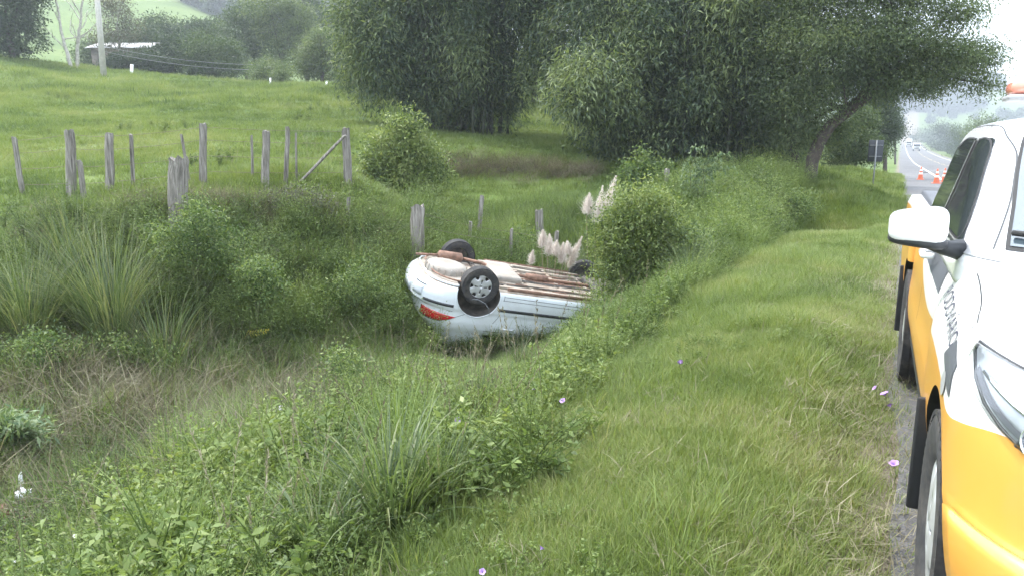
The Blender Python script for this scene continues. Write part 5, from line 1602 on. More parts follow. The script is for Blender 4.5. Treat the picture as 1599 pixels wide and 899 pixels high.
# bamboo thickets
def bamboo(label, bpx, bf, halfw, lobes, n, seed, ncul=70, top=11., cat='bamboo'):
    r = np.random.default_rng(seed)
    base = on_ground(bpx, bf)
    root = thing('bamboo_clump', label, cat, base)
    g = Geo()
    L = [(lambda q: (q[0] - base, q[1], l[6] if len(l) > 6 else 0.))(lobe_px(*l[:6])) for l in lobes]  # optional last lobe value paints sunlit clumps in as a lighter leaf tone
    crown_leaves(g, L, int(n * 1.6), .21, .042, r, .26, 26, .75, .45, 1.6)
    # larger dark leaves inside keep the thicket opaque
    crown_leaves(g, [(c, tuple(np.array(q) * .66)) for c, q, _ in L], n // 2, .25, .06, r, .3, 16, .6, .0, 1.3)
    g.build('foliage', M['bamboo'], root)
    g = Geo()
    for i in range(ncul):
        a = r.uniform(0, 2 * PI); d = halfw * math.sqrt(r.random())
        b = np.array([d * math.cos(a) * _cy - d * math.sin(a) * .6 * -_sy * -1, d * math.cos(a) * _sy + d * math.sin(a) * .6 * _cy, -.2])
        b[2] = gz(base[0] + b[0], base[1] + b[1]) - base[2] - .1
        out = unit(b * np.array([1, 1, 0]) + r.normal(0, .5, 3) * np.array([1, 1, 0])); sp = r.uniform(.5, 3.0); h = top * r.uniform(.6, 1)
        P = [b, b + out * sp * .08 + np.array([0, 0, h * .35]), b + out * sp * .4 + np.array([0, 0, h * .75]), b + out * sp + np.array([0, 0, h * (1 if sp < 1.5 else .9)])]
        limb(g, P, r.uniform(.035, .055), .012, 5, 0, r)
    for i in range(ncul // 2):                                           # bare twigs low down
        a = r.uniform(0, 2 * PI); d = halfw * 1.1 * math.sqrt(r.random())
        b = np.array([d * math.cos(a) * _cy, d * math.cos(a) * _sy, r.uniform(0, 1.5)]); e = b + np.array([r.normal(0, 1), r.normal(0, 1), r.uniform(-.5, 1.2)])
        limb(g, [b, (b + e) / 2 + r.normal(0, .1, 3), e], .014, .004, 4, 0, r)
    o = g.build('culms', M['culm'], root, smooth=True); o['kind'] = 'stuff'
    return root
bamboo('tall dark bamboo thicket in the pasture, left of the gap of sunlit grass', 722, 28.5, 2.1,
       [(700, 10, 29, 120, 105, 3.2), (615, 85, 28.5, 62, 78, 2.2), (745, 105, 29, 75, 90, 2.8), (590, 10, 29, 75, 60, 2.2), (760, -90, 30, 150, 110, 3.4), (670, 150, 28, 48, 42, 1.6),
        (790, 150, 28.5, 30, 52, 1.2), (835, 20, 28, 62, 70, 2.0), (852, 100, 26.5, 36, 58, 1.2, .22), (600, 70, 27, 45, 60, 1.2, .12), (560, 30, 27.5, 40, 40, 1.2, .15), (720, 165, 28.5, 60, 38, 1.5), (720, -230, 30, 160, 130, 3.4), (570, 110, 29, 28, 45, 1.2), (880, -60, 28, 80, 80, 2.2), (735, 70, 26.6, 30, 60, .8, .12), (560, 100, 28.5, 34, 40, 1.2, .1)], 84000, 301, 45, 12)
bamboo('broad dark bamboo thicket in the middle, reaching down to the gully', 1080, 23.8, 2.6,
       [(938, 165, 23.5, 52, 50, 1.6), (1050, 120, 25, 130, 115, 3.2), (980, 35, 25, 120, 85, 3.0), (1150, 50, 24, 95, 105, 2.4), (1175, 185, 23.6, 75, 80, 2.2), (1060, 215, 24, 105, 55, 2.2),
        (930, 125, 22.0, 52, 42, 1.1, .26), (900, 140, 21.8, 42, 38, 1.0, .28), (965, 160, 22, 36, 30, .9, .18), (1000, -110, 26, 180, 120, 3.6), (1170, -110, 25, 150, 110, 3.0), (1215, 235, 23.2, 42, 45, 1.2), (975, 235, 23.8, 42, 38, 1.2), (1135, 15, 21.8, 46, 46, .9, .28), (1165, 85, 21.6, 32, 46, .7, .26), (1120, 65, 22, 30, 30, .7, .2), (1090, 150, 22.2, 40, 36, .8, .12), (1010, 60, 22.5, 34, 44, .8, .14), (985, 205, 23.4, 30, 30, .8)], 92000, 302, 45, 12)

# the leaning tree by the road
_lb = on_ground(1262, 20)
def _pp(px, py, f): return at(px, py, f)
make_tree('leaning_tree', 'leaning tree with bare dark trunk and feathery crown reaching over the verge', 'tree', _lb,
          [lobe_px(*a) for a in [(1300, 70, 20, 95, 62, 1.9), (1395, 62, 19.6, 85, 55, 1.6), (1478, 92, 19, 62, 36, 1.2), (1252, 150, 20.3, 60, 50, 1.5), (1345, 128, 19.8, 58, 34, 1.2), (1425, 128, 19.3, 62, 26, 1.1),
                                 (1520, 92, 18.8, 36, 24, .8), (1300, -40, 20.5, 110, 60, 2.0), (1430, -25, 19.5, 85, 45, 1.5), (1240, 215, 20.6, 30, 32, 1.0), (1500, 20, 18.8, 36, 22, .8), (1535, 135, 18.9, 24, 14, .6), (1300, 205, 20.6, 30, 22, .7)]],
          135000, .085, .030, M['feathery'], M['bark'], .19, seed=1, clump=.17, droop=.45, inner=.10, per=24,
          trunk_pts=[_lb - [0, 0, .2], _pp(1272, 240, 20), _pp(1290, 205, 19.9), _pp(1335, 165, 19.7), _pp(1395, 115, 19.5), _pp(1465, 70, 19.2)])
_l2 = on_ground(1247, 20.6)
make_tree('roadside_tree', 'slim upright tree just left of the leaning trunk', 'tree', _l2,
          [lobe_px(*a) for a in [(1235, 130, 20.8, 55, 55, 1.5), (1225, 60, 21, 60, 60, 1.6), (1200, 150, 21, 40, 45, 1.2), (1270, 20, 21, 60, 50, 1.5)]],
          12000, .11, .036, M['tree_dark'], M['bark'], .13, seed=2, clump=.22, inner=.2, trunk_pts=[_l2 - [0, 0, .2], _pp(1240, 235, 20.7), _pp(1228, 190, 20.8), _pp(1232, 120, 20.9), _pp(1240, 40, 21)])

# background trees: (name, label, px, f, lobes[(px,py,rx,ry)], mat, n, leaf, trunk)
BG = [
 ('pine_tree', 'dark pine tree at the left edge of the picture', 20, 56, [(10, 20, 50, 34), (30, 55, 40, 30), (-30, 40, 50, 40), (0, -30, 60, 40), (40, -20, 36, 40), (8, 78, 30, 14)], 'tree_dark', 12000, .30, .22, M['bark']),
 ('feathery_tree', 'thin grey feathery tree behind the utility pole', 190, 66, [(185, 25, 28, 30), (175, 62, 32, 22), (205, 45, 20, 18), (165, 5, 22, 24)], 'tree_grey', 3000, .24, .12, M['bark_pale']),
 ('broadleaf_tree', 'round dark tree just right of the shed roof', 268, 66, [(262, 88, 28, 26), (285, 78, 26, 22), (250, 105, 24, 20)], 'tree_dark', 6500, .28, .15, M['bark']),
 ('broadleaf_tree', 'flat topped dark tree above the power line', 300, 84, [(290, 48, 34, 14), (330, 44, 30, 15), (310, 66, 44, 18)], 'tree_dark', 6000, .32, .15, M['bark']),
 ('broadleaf_tree', 'wide mid green tree under the power line', 335, 64, [(325, 80, 42, 30), (355, 92, 34, 28), (310, 104, 30, 22), (340, 112, 45, 16)], 'tree_mid', 8500, .26, .16, M['bark']),
 ('broadleaf_tree', 'greyish green tree in the middle of the far grove', 385, 78, [(372, 55, 34, 34), (392, 30, 34, 30), (402, 66, 30, 28), (380, 90, 34, 24)], 'tree_mid', 8500, .30, .18, M['bark']),
 ('broadleaf_tree', 'sunlit pale crowned tree, tallest of the far grove', 440, 74, [(430, 45, 32, 30), (455, 62, 30, 28), (420, 12, 44, 24), (465, 30, 30, 30), (445, 85, 34, 24)], 'tree_light', 9500, .30, .18, M['bark']),  # sunlight on this crown is put into the lighter leaf colour
 ('broadleaf_tree', 'dark tree between the pale crowned tree and the light round one', 480, 86, [(480, 20, 34, 26), (495, 45, 28, 30), (470, 0, 30, 20), (500, 75, 30, 30)], 'tree_dark', 7000, .32, .16, M['bark']),
 ('broadleaf_tree', 'light green rounded tree left of the bamboo', 503, 62, [(500, 82, 36, 28), (482, 105, 26, 22), (520, 108, 26, 24), (512, 64, 28, 18)], 'tree_light', 7500, .25, .15, M['bark']),
 ('broadleaf_tree', 'dark tree rising behind the shed roof', 232, 76, [(225, 62, 30, 22), (245, 45, 26, 22), (210, 74, 24, 16), (250, 74, 24, 18)], 'tree_dark', 6000, .28, .14, M['bark']),
 ('broadleaf_tree', 'mid green tree behind the utility pole, left of the shed', 160, 80, [(150, 78, 28, 18), (172, 70, 26, 20), (138, 92, 26, 12)], 'tree_mid', 4500, .28, .12, M['bark']),
 ('low_bush', 'dark scrub in front of the shed wall, right of the utility pole', 215, 63, [(190, 96, 26, 12), (225, 94, 28, 15), (245, 100, 24, 14), (175, 104, 24, 9)], 'tree_dark', 5200, .22, .07, M['bark']),
 ('low_tree', 'low pale spreading shrub at the crest, in front of the grove', 425, 58, [(425, 108, 30, 13), (408, 118, 20, 10), (444, 118, 20, 10)], 'tree_light', 3600, .20, .08, M['bark']),
 ('broadleaf_tree', 'mid green tree touching the left side of the bamboo', 560, 46, [(552, 60, 34, 40), (575, 95, 34, 40), (545, 105, 26, 30), (585, 40, 32, 40), (560, 140, 30, 22)], 'tree_mid', 9500, .20, .16, M['bark']),
 ('broadleaf_tree', 'tall hazy tree standing behind the left side of the bamboo', 545, 92, [(540, 45, 34, 34), (570, 35, 34, 30), (525, 75, 26, 26)], 'tree_mid', 5000, .34, .16, M['bark']),
 ('broadleaf_tree', 'dark tree filling the back behind the first bamboo thicket', 655, 44, [(650, 80, 60, 60), (690, 20, 70, 60), (620, 20, 60, 50), (640, -70, 80, 60)], 'tree_dark', 9000, .24, .18, M['bark']),
 ('broadleaf_tree', 'dark tree seen through the gap between the bamboo thickets', 835, 46, [(810, 60, 60, 60), (860, 90, 50, 50), (840, -10, 70, 60), (800, 120, 36, 30), (850, -100, 90, 60)], 'tree_dark', 11000, .22, .18, M['bark']),
 ('broadleaf_tree', 'dark tree standing right behind the gap', 940, 42, [(930, 80, 55, 60), (960, 20, 60, 60), (950, 130, 50, 40), (950, -90, 90, 60)], 'tree_dark', 9000, .22, .18, M['bark']),
 ('broadleaf_tree', 'dark tree behind the middle of the broad bamboo', 1060, 40, [(1050, 80, 70, 70), (1080, 150, 60, 50), (1060, -30, 90, 70)], 'tree_dark', 8000, .24, .18, M['bark']),
 ('broadleaf_tree', 'dark tree behind the right end of the broad bamboo', 1190, 38, [(1180, 80, 70, 70), (1200, 160, 60, 50), (1190, -20, 90, 70)], 'tree_dark', 8000, .24, .18, M['bark']),
 ('bright_bush', 'yellowish green bush lit up behind the leaning trunk', 1335, 33, [(1330, 215, 36, 34), (1312, 240, 28, 22), (1355, 235, 26, 26), (1345, 190, 26, 24)], 'tree_light', 9000, .14, .08, M['bark']),
 ('broadleaf_tree', 'dark narrow tree beside the road behind the sign', 1382, 46, [(1382, 165, 22, 26), (1374, 195, 24, 26), (1390, 205, 17, 24), (1376, 225, 20, 18), (1384, 140, 18, 20), (1360, 170, 24, 30)], 'tree_dark', 9500, .17, .12, M['bark']),
 ('broadleaf_tree', 'far dark tree closing the left side of the road', 1398, 110, [(1396, 195, 12, 14), (1401, 208, 9, 9), (1390, 180, 12, 14)], 'tree_dark', 3000, .34, .14, M['bark']),
 ('roadside_bush', 'low bushes far down on the right of the road', 1449, 470, [(1441, 209, 10, 7), (1455, 206, 12, 9)], 'tree_mid', 2600, 1.2, .1, M['bark']),
 ('roadside_bush', 'darker bush on the right roadside beyond the curve', 1476, 300, [(1468, 204, 15, 10), (1484, 208, 16, 13), (1472, 198, 10, 7)], 'tree_dark', 4200, .8, .1, M['bark']),
 ('roadside_bush', 'bushy tree on the right roadside, left of the tall pale one', 1507, 195, [(1500, 208, 18, 14), (1516, 214, 18, 18), (1506, 224, 20, 14)], 'tree_mid', 5200, .55, .1, M['bark']),
 ('roadside_tree', 'tall pale green tree above the cab on the right roadside', 1546, 124, [(1538, 196, 24, 18), (1530, 215, 26, 20), (1552, 208, 24, 24), (1535, 232, 30, 18)], 'tree_light', 6500, .38, .14, M['bark']),
 ('roadside_bush', 'green bush behind the rear window of the pickup', 1580, 80, [(1575, 222, 32, 20), (1600, 220, 30, 24), (1560, 238, 30, 16)], 'tree_mid', 4500, .3, .1, M['bark']),
]
for i, (nm, lb, px, f, lob, mat, n, leaf, tr, bk) in enumerate(BG):
    base = on_ground(px, f)
    if 'roadside' in nm:
        by = project(base[None])[1][0]
        lob = lob + [(px + o_, by - 9 * (.6 + .4 * abs(o_) / 20), 20, 13) for o_ in (-4, 12, 28)]
    lobes = [lobe_px(a, b, f + rng.normal(0, .8), c, d) for a, b, c, d in lob]
    make_tree(nm, lb, 'tree' if 'tree' in nm else 'bush', base, lobes, int(n * 1.8), leaf * .78, leaf * .36, M[mat], bk, tr * 1.2, seed=20 + i, clump=.20 * f / 50, inner=.25, per=18,
              group='trees and bushes behind the pasture and along the road')

# bare pale trees
def bare_tree(label, px, f, pts, seed):
    r = np.random.default_rng(seed); b = on_ground(px, f)
    root = thing('bare_tree', label, 'tree', b)
    g = Geo(); P = [np.array([0, 0, -.3])] + [at(x, y, f) - b for x, y in pts]
    q = limb(g, P, .14, .05, 7, .02, r)
    g.build('trunk', M['bark_pale'], root, smooth=True)
    for k in range(7):
        s = q[r.integers(len(q) // 4, len(q) - 1)]; d = np.array([r.normal(0, 1.0), r.normal(0, .6), r.uniform(.6, 2.2)])
        g = Geo(); e = limb(g, [s, s + d * .5 + r.normal(0, .15, 3), s + d], .05, .018, 5, .01, r)
        for _ in range(3): limb(g, [e[r.integers(2, len(e))], s + d * r.uniform(.6, 1) + r.normal(0, .6, 3)], .02, .008, 4, 0, r)
        g.build('branch', M['bark_pale'], root, smooth=True)
bare_tree('pale leafless tree leaning left, beside the pine', 112, 57, [(104, 80), (96, 50), (92, 20), (84, -10)], 5)
bare_tree('pale leafless tree forked in two, left of the utility pole', 120, 57.5, [(121, 70), (124, 52), (128, 10), (134, -25)], 6)

# shrubs
SH = [
 ('shrub', 'upright leafy shrub with bright tip growing on the slope beside the brace post', 635, 17.5, [(632, 196, 17, 26), (615, 255, 40, 38), (660, 268, 36, 38), (640, 232, 30, 26), (630, 302, 55, 30), (588, 262, 22, 28)], 'bush', 16000, .085, .05),
 ('bush', 'large round leafy bush covering the front end of the overturned car', 992, 10.6, [(990, 385, 58, 52), (1002, 338, 36, 24), (962, 392, 26, 42), (1042, 392, 38, 42), (1002, 452, 46, 40), (985, 460, 24, 28), (1060, 440, 30, 30), (978, 322, 16, 26), (1012, 308, 14, 22), (1040, 345, 16, 26), (942, 366, 14, 30), (1072, 372, 20, 22), (958, 425, 24, 22)], 'bush', 30000, .052, .05),
 ('bush', 'low dense bush below the bamboo in the gully', 1005, 19.5, [(1005, 278, 32, 26), (985, 295, 26, 20), (1028, 292, 20, 20)], 'shrub', 6500, .10, .04),
 ('shrub', 'pale green shrub on the ditch bank below the thick short post', 310, 10.9, [(312, 345, 24, 28), (290, 380, 36, 34), (335, 385, 34, 34)], 'shrub', 6500, .05, .03),
 ('shrub', 'bright leaved small shrub on the bank above the yellow fern leaves', 398, 10.6, [(395, 430, 26, 20), (412, 450, 24, 18)], 'shrub', 3200, .05, .03),
 ('shrub', 'brownish twiggy shrub below the grey posts', 455, 13.0, [(440, 318, 34, 22), (480, 322, 34, 24), (410, 330, 28, 18)], 'tree_grey', 4200, .05, .03),
 ('shrub', 'bright green weed bush in front of the car, at the ditch edge', 548, 8.4, [(545, 590, 28, 30), (535, 565, 18, 14), (565, 612, 24, 24)], 'shrub', 4500, .045, .02),
 ('shrub', 'green bush at the left edge above the pale leaved plant', 25, 9.0, [(20, 560, 50, 32), (70, 548, 40, 26), (-40, 580, 50, 40)], 'shrub', 6500, .045, .02),
 ('shrub', 'small green bush behind the rear wheel of the car', 818, 15.0, [(815, 378, 16, 18), (830, 392, 16, 16)], 'shrub', 2600, .06, .02),
 ('shrub', 'tall olive weed bush left of the compound leaved seedling', 1145, 16.0, [(1140, 305, 18, 26), (1155, 330, 24, 22), (1128, 332, 18, 18)], 'tree_light', 5200, .05, .02),
 ('shrub', 'tall olive weed bush nearer the leaning trunk', 1200, 17.0, [(1196, 290, 12, 20), (1205, 318, 26, 22), (1182, 325, 20, 18), (1228, 330, 18, 18)], 'tree_light', 5200, .05, .02),
 ('shrub', 'leafy weeds in front of the bonnet of the overturned car', 960, 9.0, [(955, 520, 42, 34), (905, 545, 36, 28), (1000, 530, 34, 30)], 'shrub', 8500, .038, .02),
 ('shrub', 'weed bush on the bank to the right of the large round bush', 1095, 11.0, [(1095, 395, 28, 36), (1120, 420, 28, 28), (1085, 440, 26, 26)], 'tree_light', 6000, .042, .02),
 ('shrub', 'olive weed bush on the bank edge just right of the round bush', 1072, 10.3, [(1068, 445, 30, 34), (1095, 462, 26, 24), (1050, 480, 26, 22)], 'tree_light', 5200, .038, .02),
 ('shrub', 'ragged green shrub halfway between the round bush and the olive weed bushes', 1140, 12.6, [(1135, 378, 24, 30), (1160, 392, 26, 24), (1118, 395, 22, 22)], 'shrub', 5600, .042, .02),
 ('shrub', 'feathery weed bush at the verge edge before the olive weed bushes', 1190, 14.4, [(1188, 350, 22, 24), (1212, 362, 22, 18), (1170, 366, 20, 18)], 'tree_light', 4600, .045, .02),
 ('shrub', 'low green weed bush at the verge edge nearest the leaning trunk', 1240, 17.0, [(1238, 322, 20, 18), (1258, 326, 16, 14), (1222, 330, 16, 14)], 'shrub', 3600, .05, .02),
 ('shrub', 'small weed bush on the bank below the round bush, beside the mown grass', 1010, 8.4, [(1005, 540, 30, 28), (1035, 528, 24, 24), (985, 560, 26, 20)], 'tree_light', 4800, .032, .02),
 ('shrub', 'dark green bush at the foot of the left bank', 215, 9.6, [(215, 560, 50, 22), (160, 548, 40, 18)], 'shrub', 4500, .045, .02),
 ('shrub', 'fine leaved bush in the ditch left of the car boot', 560, 11.4, [(560, 440, 30, 28), (600, 460, 26, 30), (530, 470, 34, 24)], 'shrub', 7000, .04, .02),
 ('shrub', 'fine leaved bush at the top of the bank beside the thin sticks', 545, 13.2, [(520, 360, 34, 24), (560, 370, 30, 22)], 'tree_light', 4500, .05, .02),
]
for i, (nm, lb, px, f, lob, mat, n, leaf, tr) in enumerate(SH):
    base = on_ground(px, f)
    lobes = [lobe_px(a, b, f + rng.normal(0, .12), c * .97, d * .97) for a, b, c, d in lob]
    for a, b, c, d in lob:
        for _ in range(5):
            an = rng.uniform(-.5, PI + .5); k_ = rng.uniform(.75, 1.15)
            lobes.append(lobe_px(a + c * k_ * math.cos(an), b - d * (k_ + .12) * math.sin(an), f + rng.normal(0, .15), c * rng.uniform(.10, .30), d * rng.uniform(.25, .65)) + (rng.uniform(-.1, .3),))
    make_tree(nm, lb, 'shrub', base, lobes, n, leaf, leaf * .45, M[mat], M['stem'], tr * .7, seed=80 + i, clump=.085 * (f / 11) ** .6 + .02, inner=.25, per=14)

# plant with rows of arched leaves
def row_plant(label, px, f, stems, seed):
    r = np.random.default_rng(seed); b = on_ground(px, f); root = thing('tall_plant', label, 'plant', b)
    g = Geo(); gl = Geo()
    for pts in stems:
        P = [at(x, y, f) - b for x, y in pts]; P = [np.array([P[0][0] * .6, P[0][1] * .6, -.1])] + P
        q = limb(g, P, .014, .005, 5, 0, r)
        for s in np.linspace(.18, 1, 13):
            c = q[min(len(q) - 1, int(s * (len(q) - 1)))]
            for sd in (-1, 1):
                ax = np.array([_cy, _sy, 0]) * sd
                t = np.linspace(0, 1, 9); ln = .24 * (1.1 - .5 * s)
                arc = c + ax * (t * ln)[:, None] + np.array([0, 0, 1]) * (.10 * np.sin(t * PI * .95) - .05 * t ** 2)[:, None]
                C = np.repeat(arc[1:], 3, 0); D = ax * .3 + r.normal(0, .5, (len(C), 3)) + np.array([0, 0, -.6])
                add_leaves(gl, C, D, .075, .028, None, .05, r)
    gl.build('foliage', M['pale_leaf'], root); g.build('stems', M['stem'], root, smooth=True)
row_plant('tall seedling with rows of arched pale leaflets against the dark bamboo', 1088, 15.6,
          [[(1080, 320), (1078, 270), (1090, 235)], [(1094, 325), (1100, 290), (1098, 262), (1132, 245)], [(1090, 300), (1110, 268), (1140, 265)]], 9)

# pale drooping plant at the left edge
def droop_plant():
    r = np.random.default_rng(77); b = hit(20, 720); b[2] = gz(b[0], b[1]); root = thing('broadleaf_plant', 'pale green plant with drooping narrow leaves at the left edge of the ditch', 'plant', b)
    g = Geo(); gs = Geo()
    f = float(b[1] * _cy - b[0] * _sy)
    for k in range(46):
        x = r.uniform(-60, 85); y = 640 + .0028 * (x - 10) ** 2 + r.uniform(0, 50)
        e = at(x, y, f + r.normal(0, .25)) - b
        q = limb(gs, [np.array([0, 0, -.1]) + r.normal(0, .08, 3), e * .5 + np.array([0, 0, .2]), e], .006, .002, 4, 0, r)
        for s in np.linspace(.5, 1, 8):
            c = q[int(s * (len(q) - 1))]
            C = np.repeat(c[None], 3, 0) + r.normal(0, .03, (3, 3)); D = unit(e)[None] * .5 + r.normal(0, .5, (3, 3)) + np.array([.4, .1, -.2])
            add_leaves(g, C, D, .13, .026, None, .05, r)
    g.build('foliage', M['pale_leaf'], root); gs.build('stems', M['stem'], root)
droop_plant()

# clumps of long arching grass, each an object
CL = [('big fountain of long arching grass on the left bank', 178, 10.3, 2.1, 560, .013, .5, 1.5),
      ('clump of long grass near the left edge, spilling to the right', 48, 10.0, 1.7, 380, .013, .5, 1.6),
      ('long grass trailing down the bank below the big fountain clump', 262, 9.8, 1.5, 260, .012, .9, 1.2),
      ('bluish grass clump high on the bank right of the pale shrub', 382, 11.4, 1.15, 160, .012, .5, 1.3),
      ('fine upright grass clump standing before the car on the verge edge', 745, 5.0, .55, 380, .006, .35, 1.1),
      ('broad bladed grass clump at the bottom of the picture', 612, 3.35, .75, 110, .016, .5, 1.5),
      ('broad bladed grass clump at the bottom, left of the largest one', 500, 3.1, .60, 80, .015, .6, 1.5),
      ('bright narrow grass clump at the edge of the weeds, bottom centre', 690, 3.5, .50, 130, .010, .35, 1.0),
      ('grass clump with drooping seed heads at the tail of the car', 640, 8.6, .48, 120, .008, .5, 1.3),
      ('long grass on the bank between the round bush and the verge', 1075, 9.6, .85, 200, .009, .4, 1.2),
      ('pale grass clump left of the round bush, in front of the car roof', 815, 8.6, .42, 160, .008, .35, 1.1),
      ('small spiky grass tuft on the verge edge beside the fine clump', 815, 4.6, .35, 60, .010, .7, 1.2),
      ('dark grass clump on the left bank behind the big fountain', 120, 11.4, 1.6, 240, .012, .5, 1.3),
      ('long grass at the foot of the twin thin posts', 560, 12.4, 1.0, 200, .010, .4, 1.2)]
for i, (lb, px, f, h, n, w, ln, cu) in enumerate(CL):
    r = np.random.default_rng(500 + i); b = on_ground(px, f)
    g = Geo(); a = r.uniform(0, 2 * PI, n); d = .12 * h * np.sqrt(r.random(n)); B = np.stack([d * np.cos(a), d * np.sin(a), np.full(n, -.03)], 1)
    add_blades(g, B, a + r.normal(0, .5, n), h * r.uniform(.55, 1.1, n), np.abs(r.normal(.1, ln * .6, n)), w * r.uniform(.6, 1.3, n), r.uniform(.3, cu, n), 6, None, r)
    o = g.build('grass_clump', M['clump'], None); o.location = b
    tag(o, lb, 'grass clump', 'clumps of long grass')

# pampas grass
def pampas(label, px, f, plumes, seed):
    r = np.random.default_rng(seed); b = on_ground(px, f); root = thing('pampas_grass', label, 'pampas grass', b)
    g = Geo(); n = 170; a = r.uniform(0, 2 * PI, n); B = np.stack([.12 * np.cos(a), .12 * np.sin(a), np.full(n, -.05)], 1)
    add_blades(g, B, a, r.uniform(.8, 1.6, n), np.abs(r.normal(.1, .25, n)), .009, r.uniform(.4, 1.4, n), 5, None, r)
    g.build('leaves', M['clump'], root)
    for (x0, y0, x1, y1, wpx) in plumes:                                  # plume from its foot to its tip
        ff = f + r.normal(0, .25); p0 = at(x0, y0, ff) - b; p1 = at(x1, y1, ff) - b
        s0 = np.array([p0[0] * .3, p0[1] * .3, 0])
        g = Geo(); add_tube(g, [s0, (s0 + p0) / 2 + r.normal(0, .02, 3), p0, p1 * .3 + p0 * .7], [.008, .007, .006, .004], 5, .5)
        st = g.build('stalk', M['stem_dry'], root)
        ax = p1 - p0; Ln = np.linalg.norm(ax); k = 620; t = r.random(k) * .98
        bend = unit(np.cross(ax, [0, 0, 1.]) + r.normal(0, .5, 3)) * Ln * r.uniform(.08, .2)
        C = p0 + ax * t[:, None] + bend * (t ** 2)[:, None]
        wid = wpx * f / FPX * (.30 + .70 * np.sin(PI * np.clip(t * .8 + .12, 0, 1))) * (1 - .9 * t)
        side = unit(np.cross(r.normal(size=(k, 3)), ax))
        az = np.arctan2(side[:, 1], side[:, 0])
        D = unit(side * .50 + unit(ax)[None] * .9)
        g = Geo(); Lf = (.03 + wid * 1.1) * (1.1 - .5 * t)
        add_leaves(g, C, D + r.normal(0, .36, (k, 3)) + bend * 1.2, Lf * r.uniform(.6, 1.7, k), .0055, None, -.10, r)
        C2 = C + D * Lf[:, None] * .5; add_leaves(g, C2, D * .5 + bend * 2 + np.array([0, 0, -.45]) + r.normal(0, .25, (k, 3)), Lf * .55, .008, None, .0, r)
        g.build('plume', M['plume'], root)
pampas('taller pampas grass clump with three pinkish plumes behind the car', 928, 14.2, [(916, 338, 920, 298, 15), (929, 352, 943, 298, 17), (949, 330, 959, 280, 18)], 31)
pampas('lower pampas grass clump with a row of pinkish plumes behind the car', 862, 13.6, [(846, 388, 851, 356, 13), (855, 400, 863, 366, 13), (868, 402, 868, 378, 11), (878, 414, 877, 380, 13), (888, 400, 887, 378, 10), (886, 420, 908, 372, 14), (830, 414, 829, 392, 7)], 32)

# yellow fern leaves
for lb, px, py, sz in (('yellow fern frond on the ditch bank, upper one', 362, 482, .26), ('yellow fern frond on the ditch bank, lower one', 385, 521, .30)):
    b = hit(px, py, .30); g = Geo()
    for k in range(9):
        t = k / 8; c = np.array([_cy, _sy, 0]) * sz * t + np.array([0, 0, .05 * t])
        for s_ in (-1, 1): add_leaves(g, c[None], np.array([[.35 * _cy, .35 * _sy, s_ * .5]]), .085 * (1.1 - .6 * t), .022, None, .03)
    add_tube(g, [(-.15 * _cy, -.15 * _sy, -.28), (0, 0, 0), (sz * _cy, sz * _sy, .05)], .004, 4)
    o = g.build('fern_frond', M['yellow_leaf']); o.location = b; tag(o, lb, 'fern')

# ------------------------------------------------------------------ fences
def post(parent, px, ytop, px2, ybase, f, wpx, seed, name='post', flat=False):
    r = np.random.default_rng(seed)
    top = at(px, ytop, f); bot = at(px2, ybase, f); bot2 = bot - unit(top - bot) * .5
    R = wpx * .46 * f / FPX
    g = Geo(); n = 10; prof = 1 + r.normal(0, .12, n); rows = []
    hs = [0, .3, .6, .85, .97, 1.0]
    ctr = [bot2 + (top - bot2) * h + r.normal(0, R * .08, 3) for h in hs]
    a = np.linspace(0, 2 * PI, n, endpoint=False)
    for i, h in enumerate(hs):
        rr = R * (1.08 - .14 * h) * prof * (1 + r.normal(0, .03, n)) * (.93 if i == 5 else 1)
        jag = (r.uniform(-.5, .6, n) * R * .8 if i == 5 else 0)
        rows.append(np.stack([ctr[i][0] + rr * np.cos(a), ctr[i][1] + rr * np.sin(a), np.full(n, ctr[i][2]) + jag], 1))
    V = np.concatenate(rows + [ctr[-1][None] - [0, 0, R * .3]]); Q = []
    for i in range(len(hs) - 1):
        for k in range(n): Q.append((i * n + k, i * n + (k + 1) % n, (i + 1) * n + (k + 1) % n, (i + 1) * n + k))
    c = len(V) - 1; o_ = (len(hs) - 1) * n
    for k in range(0, n, 2): Q.append((c, o_ + k, o_ + k + 1, o_ + (k + 2) % n))
    base = np.array(parent.location) if parent is not None else bot
    g.add(V - base, Q)
    o = g.build(name, M['wood'], parent, smooth=True); smooth_auto(o, 40)
    if parent is None: o.location = base
    return o, bot, top

def wires(parent, posts, hs=(.25, .5, .75, .95), sag=.02):
    base = np.array(parent.location)
    for h in hs:
        P = []
        for (b, t) in posts:
            P.append(b + (t - b) * h)
        g = Geo(); pts = []
        for i in range(len(P) - 1):
            for s in np.linspace(0, 1, 6, endpoint=False):
                pts.append(P[i] * (1 - s) + P[i + 1] * s - np.array([0, 0, sag * 4 * s * (1 - s)]))
        pts.append(P[-1]); add_tube(g, np.array(pts) - base, .0036, 3)
        g.build('wire', M['wire'], parent)

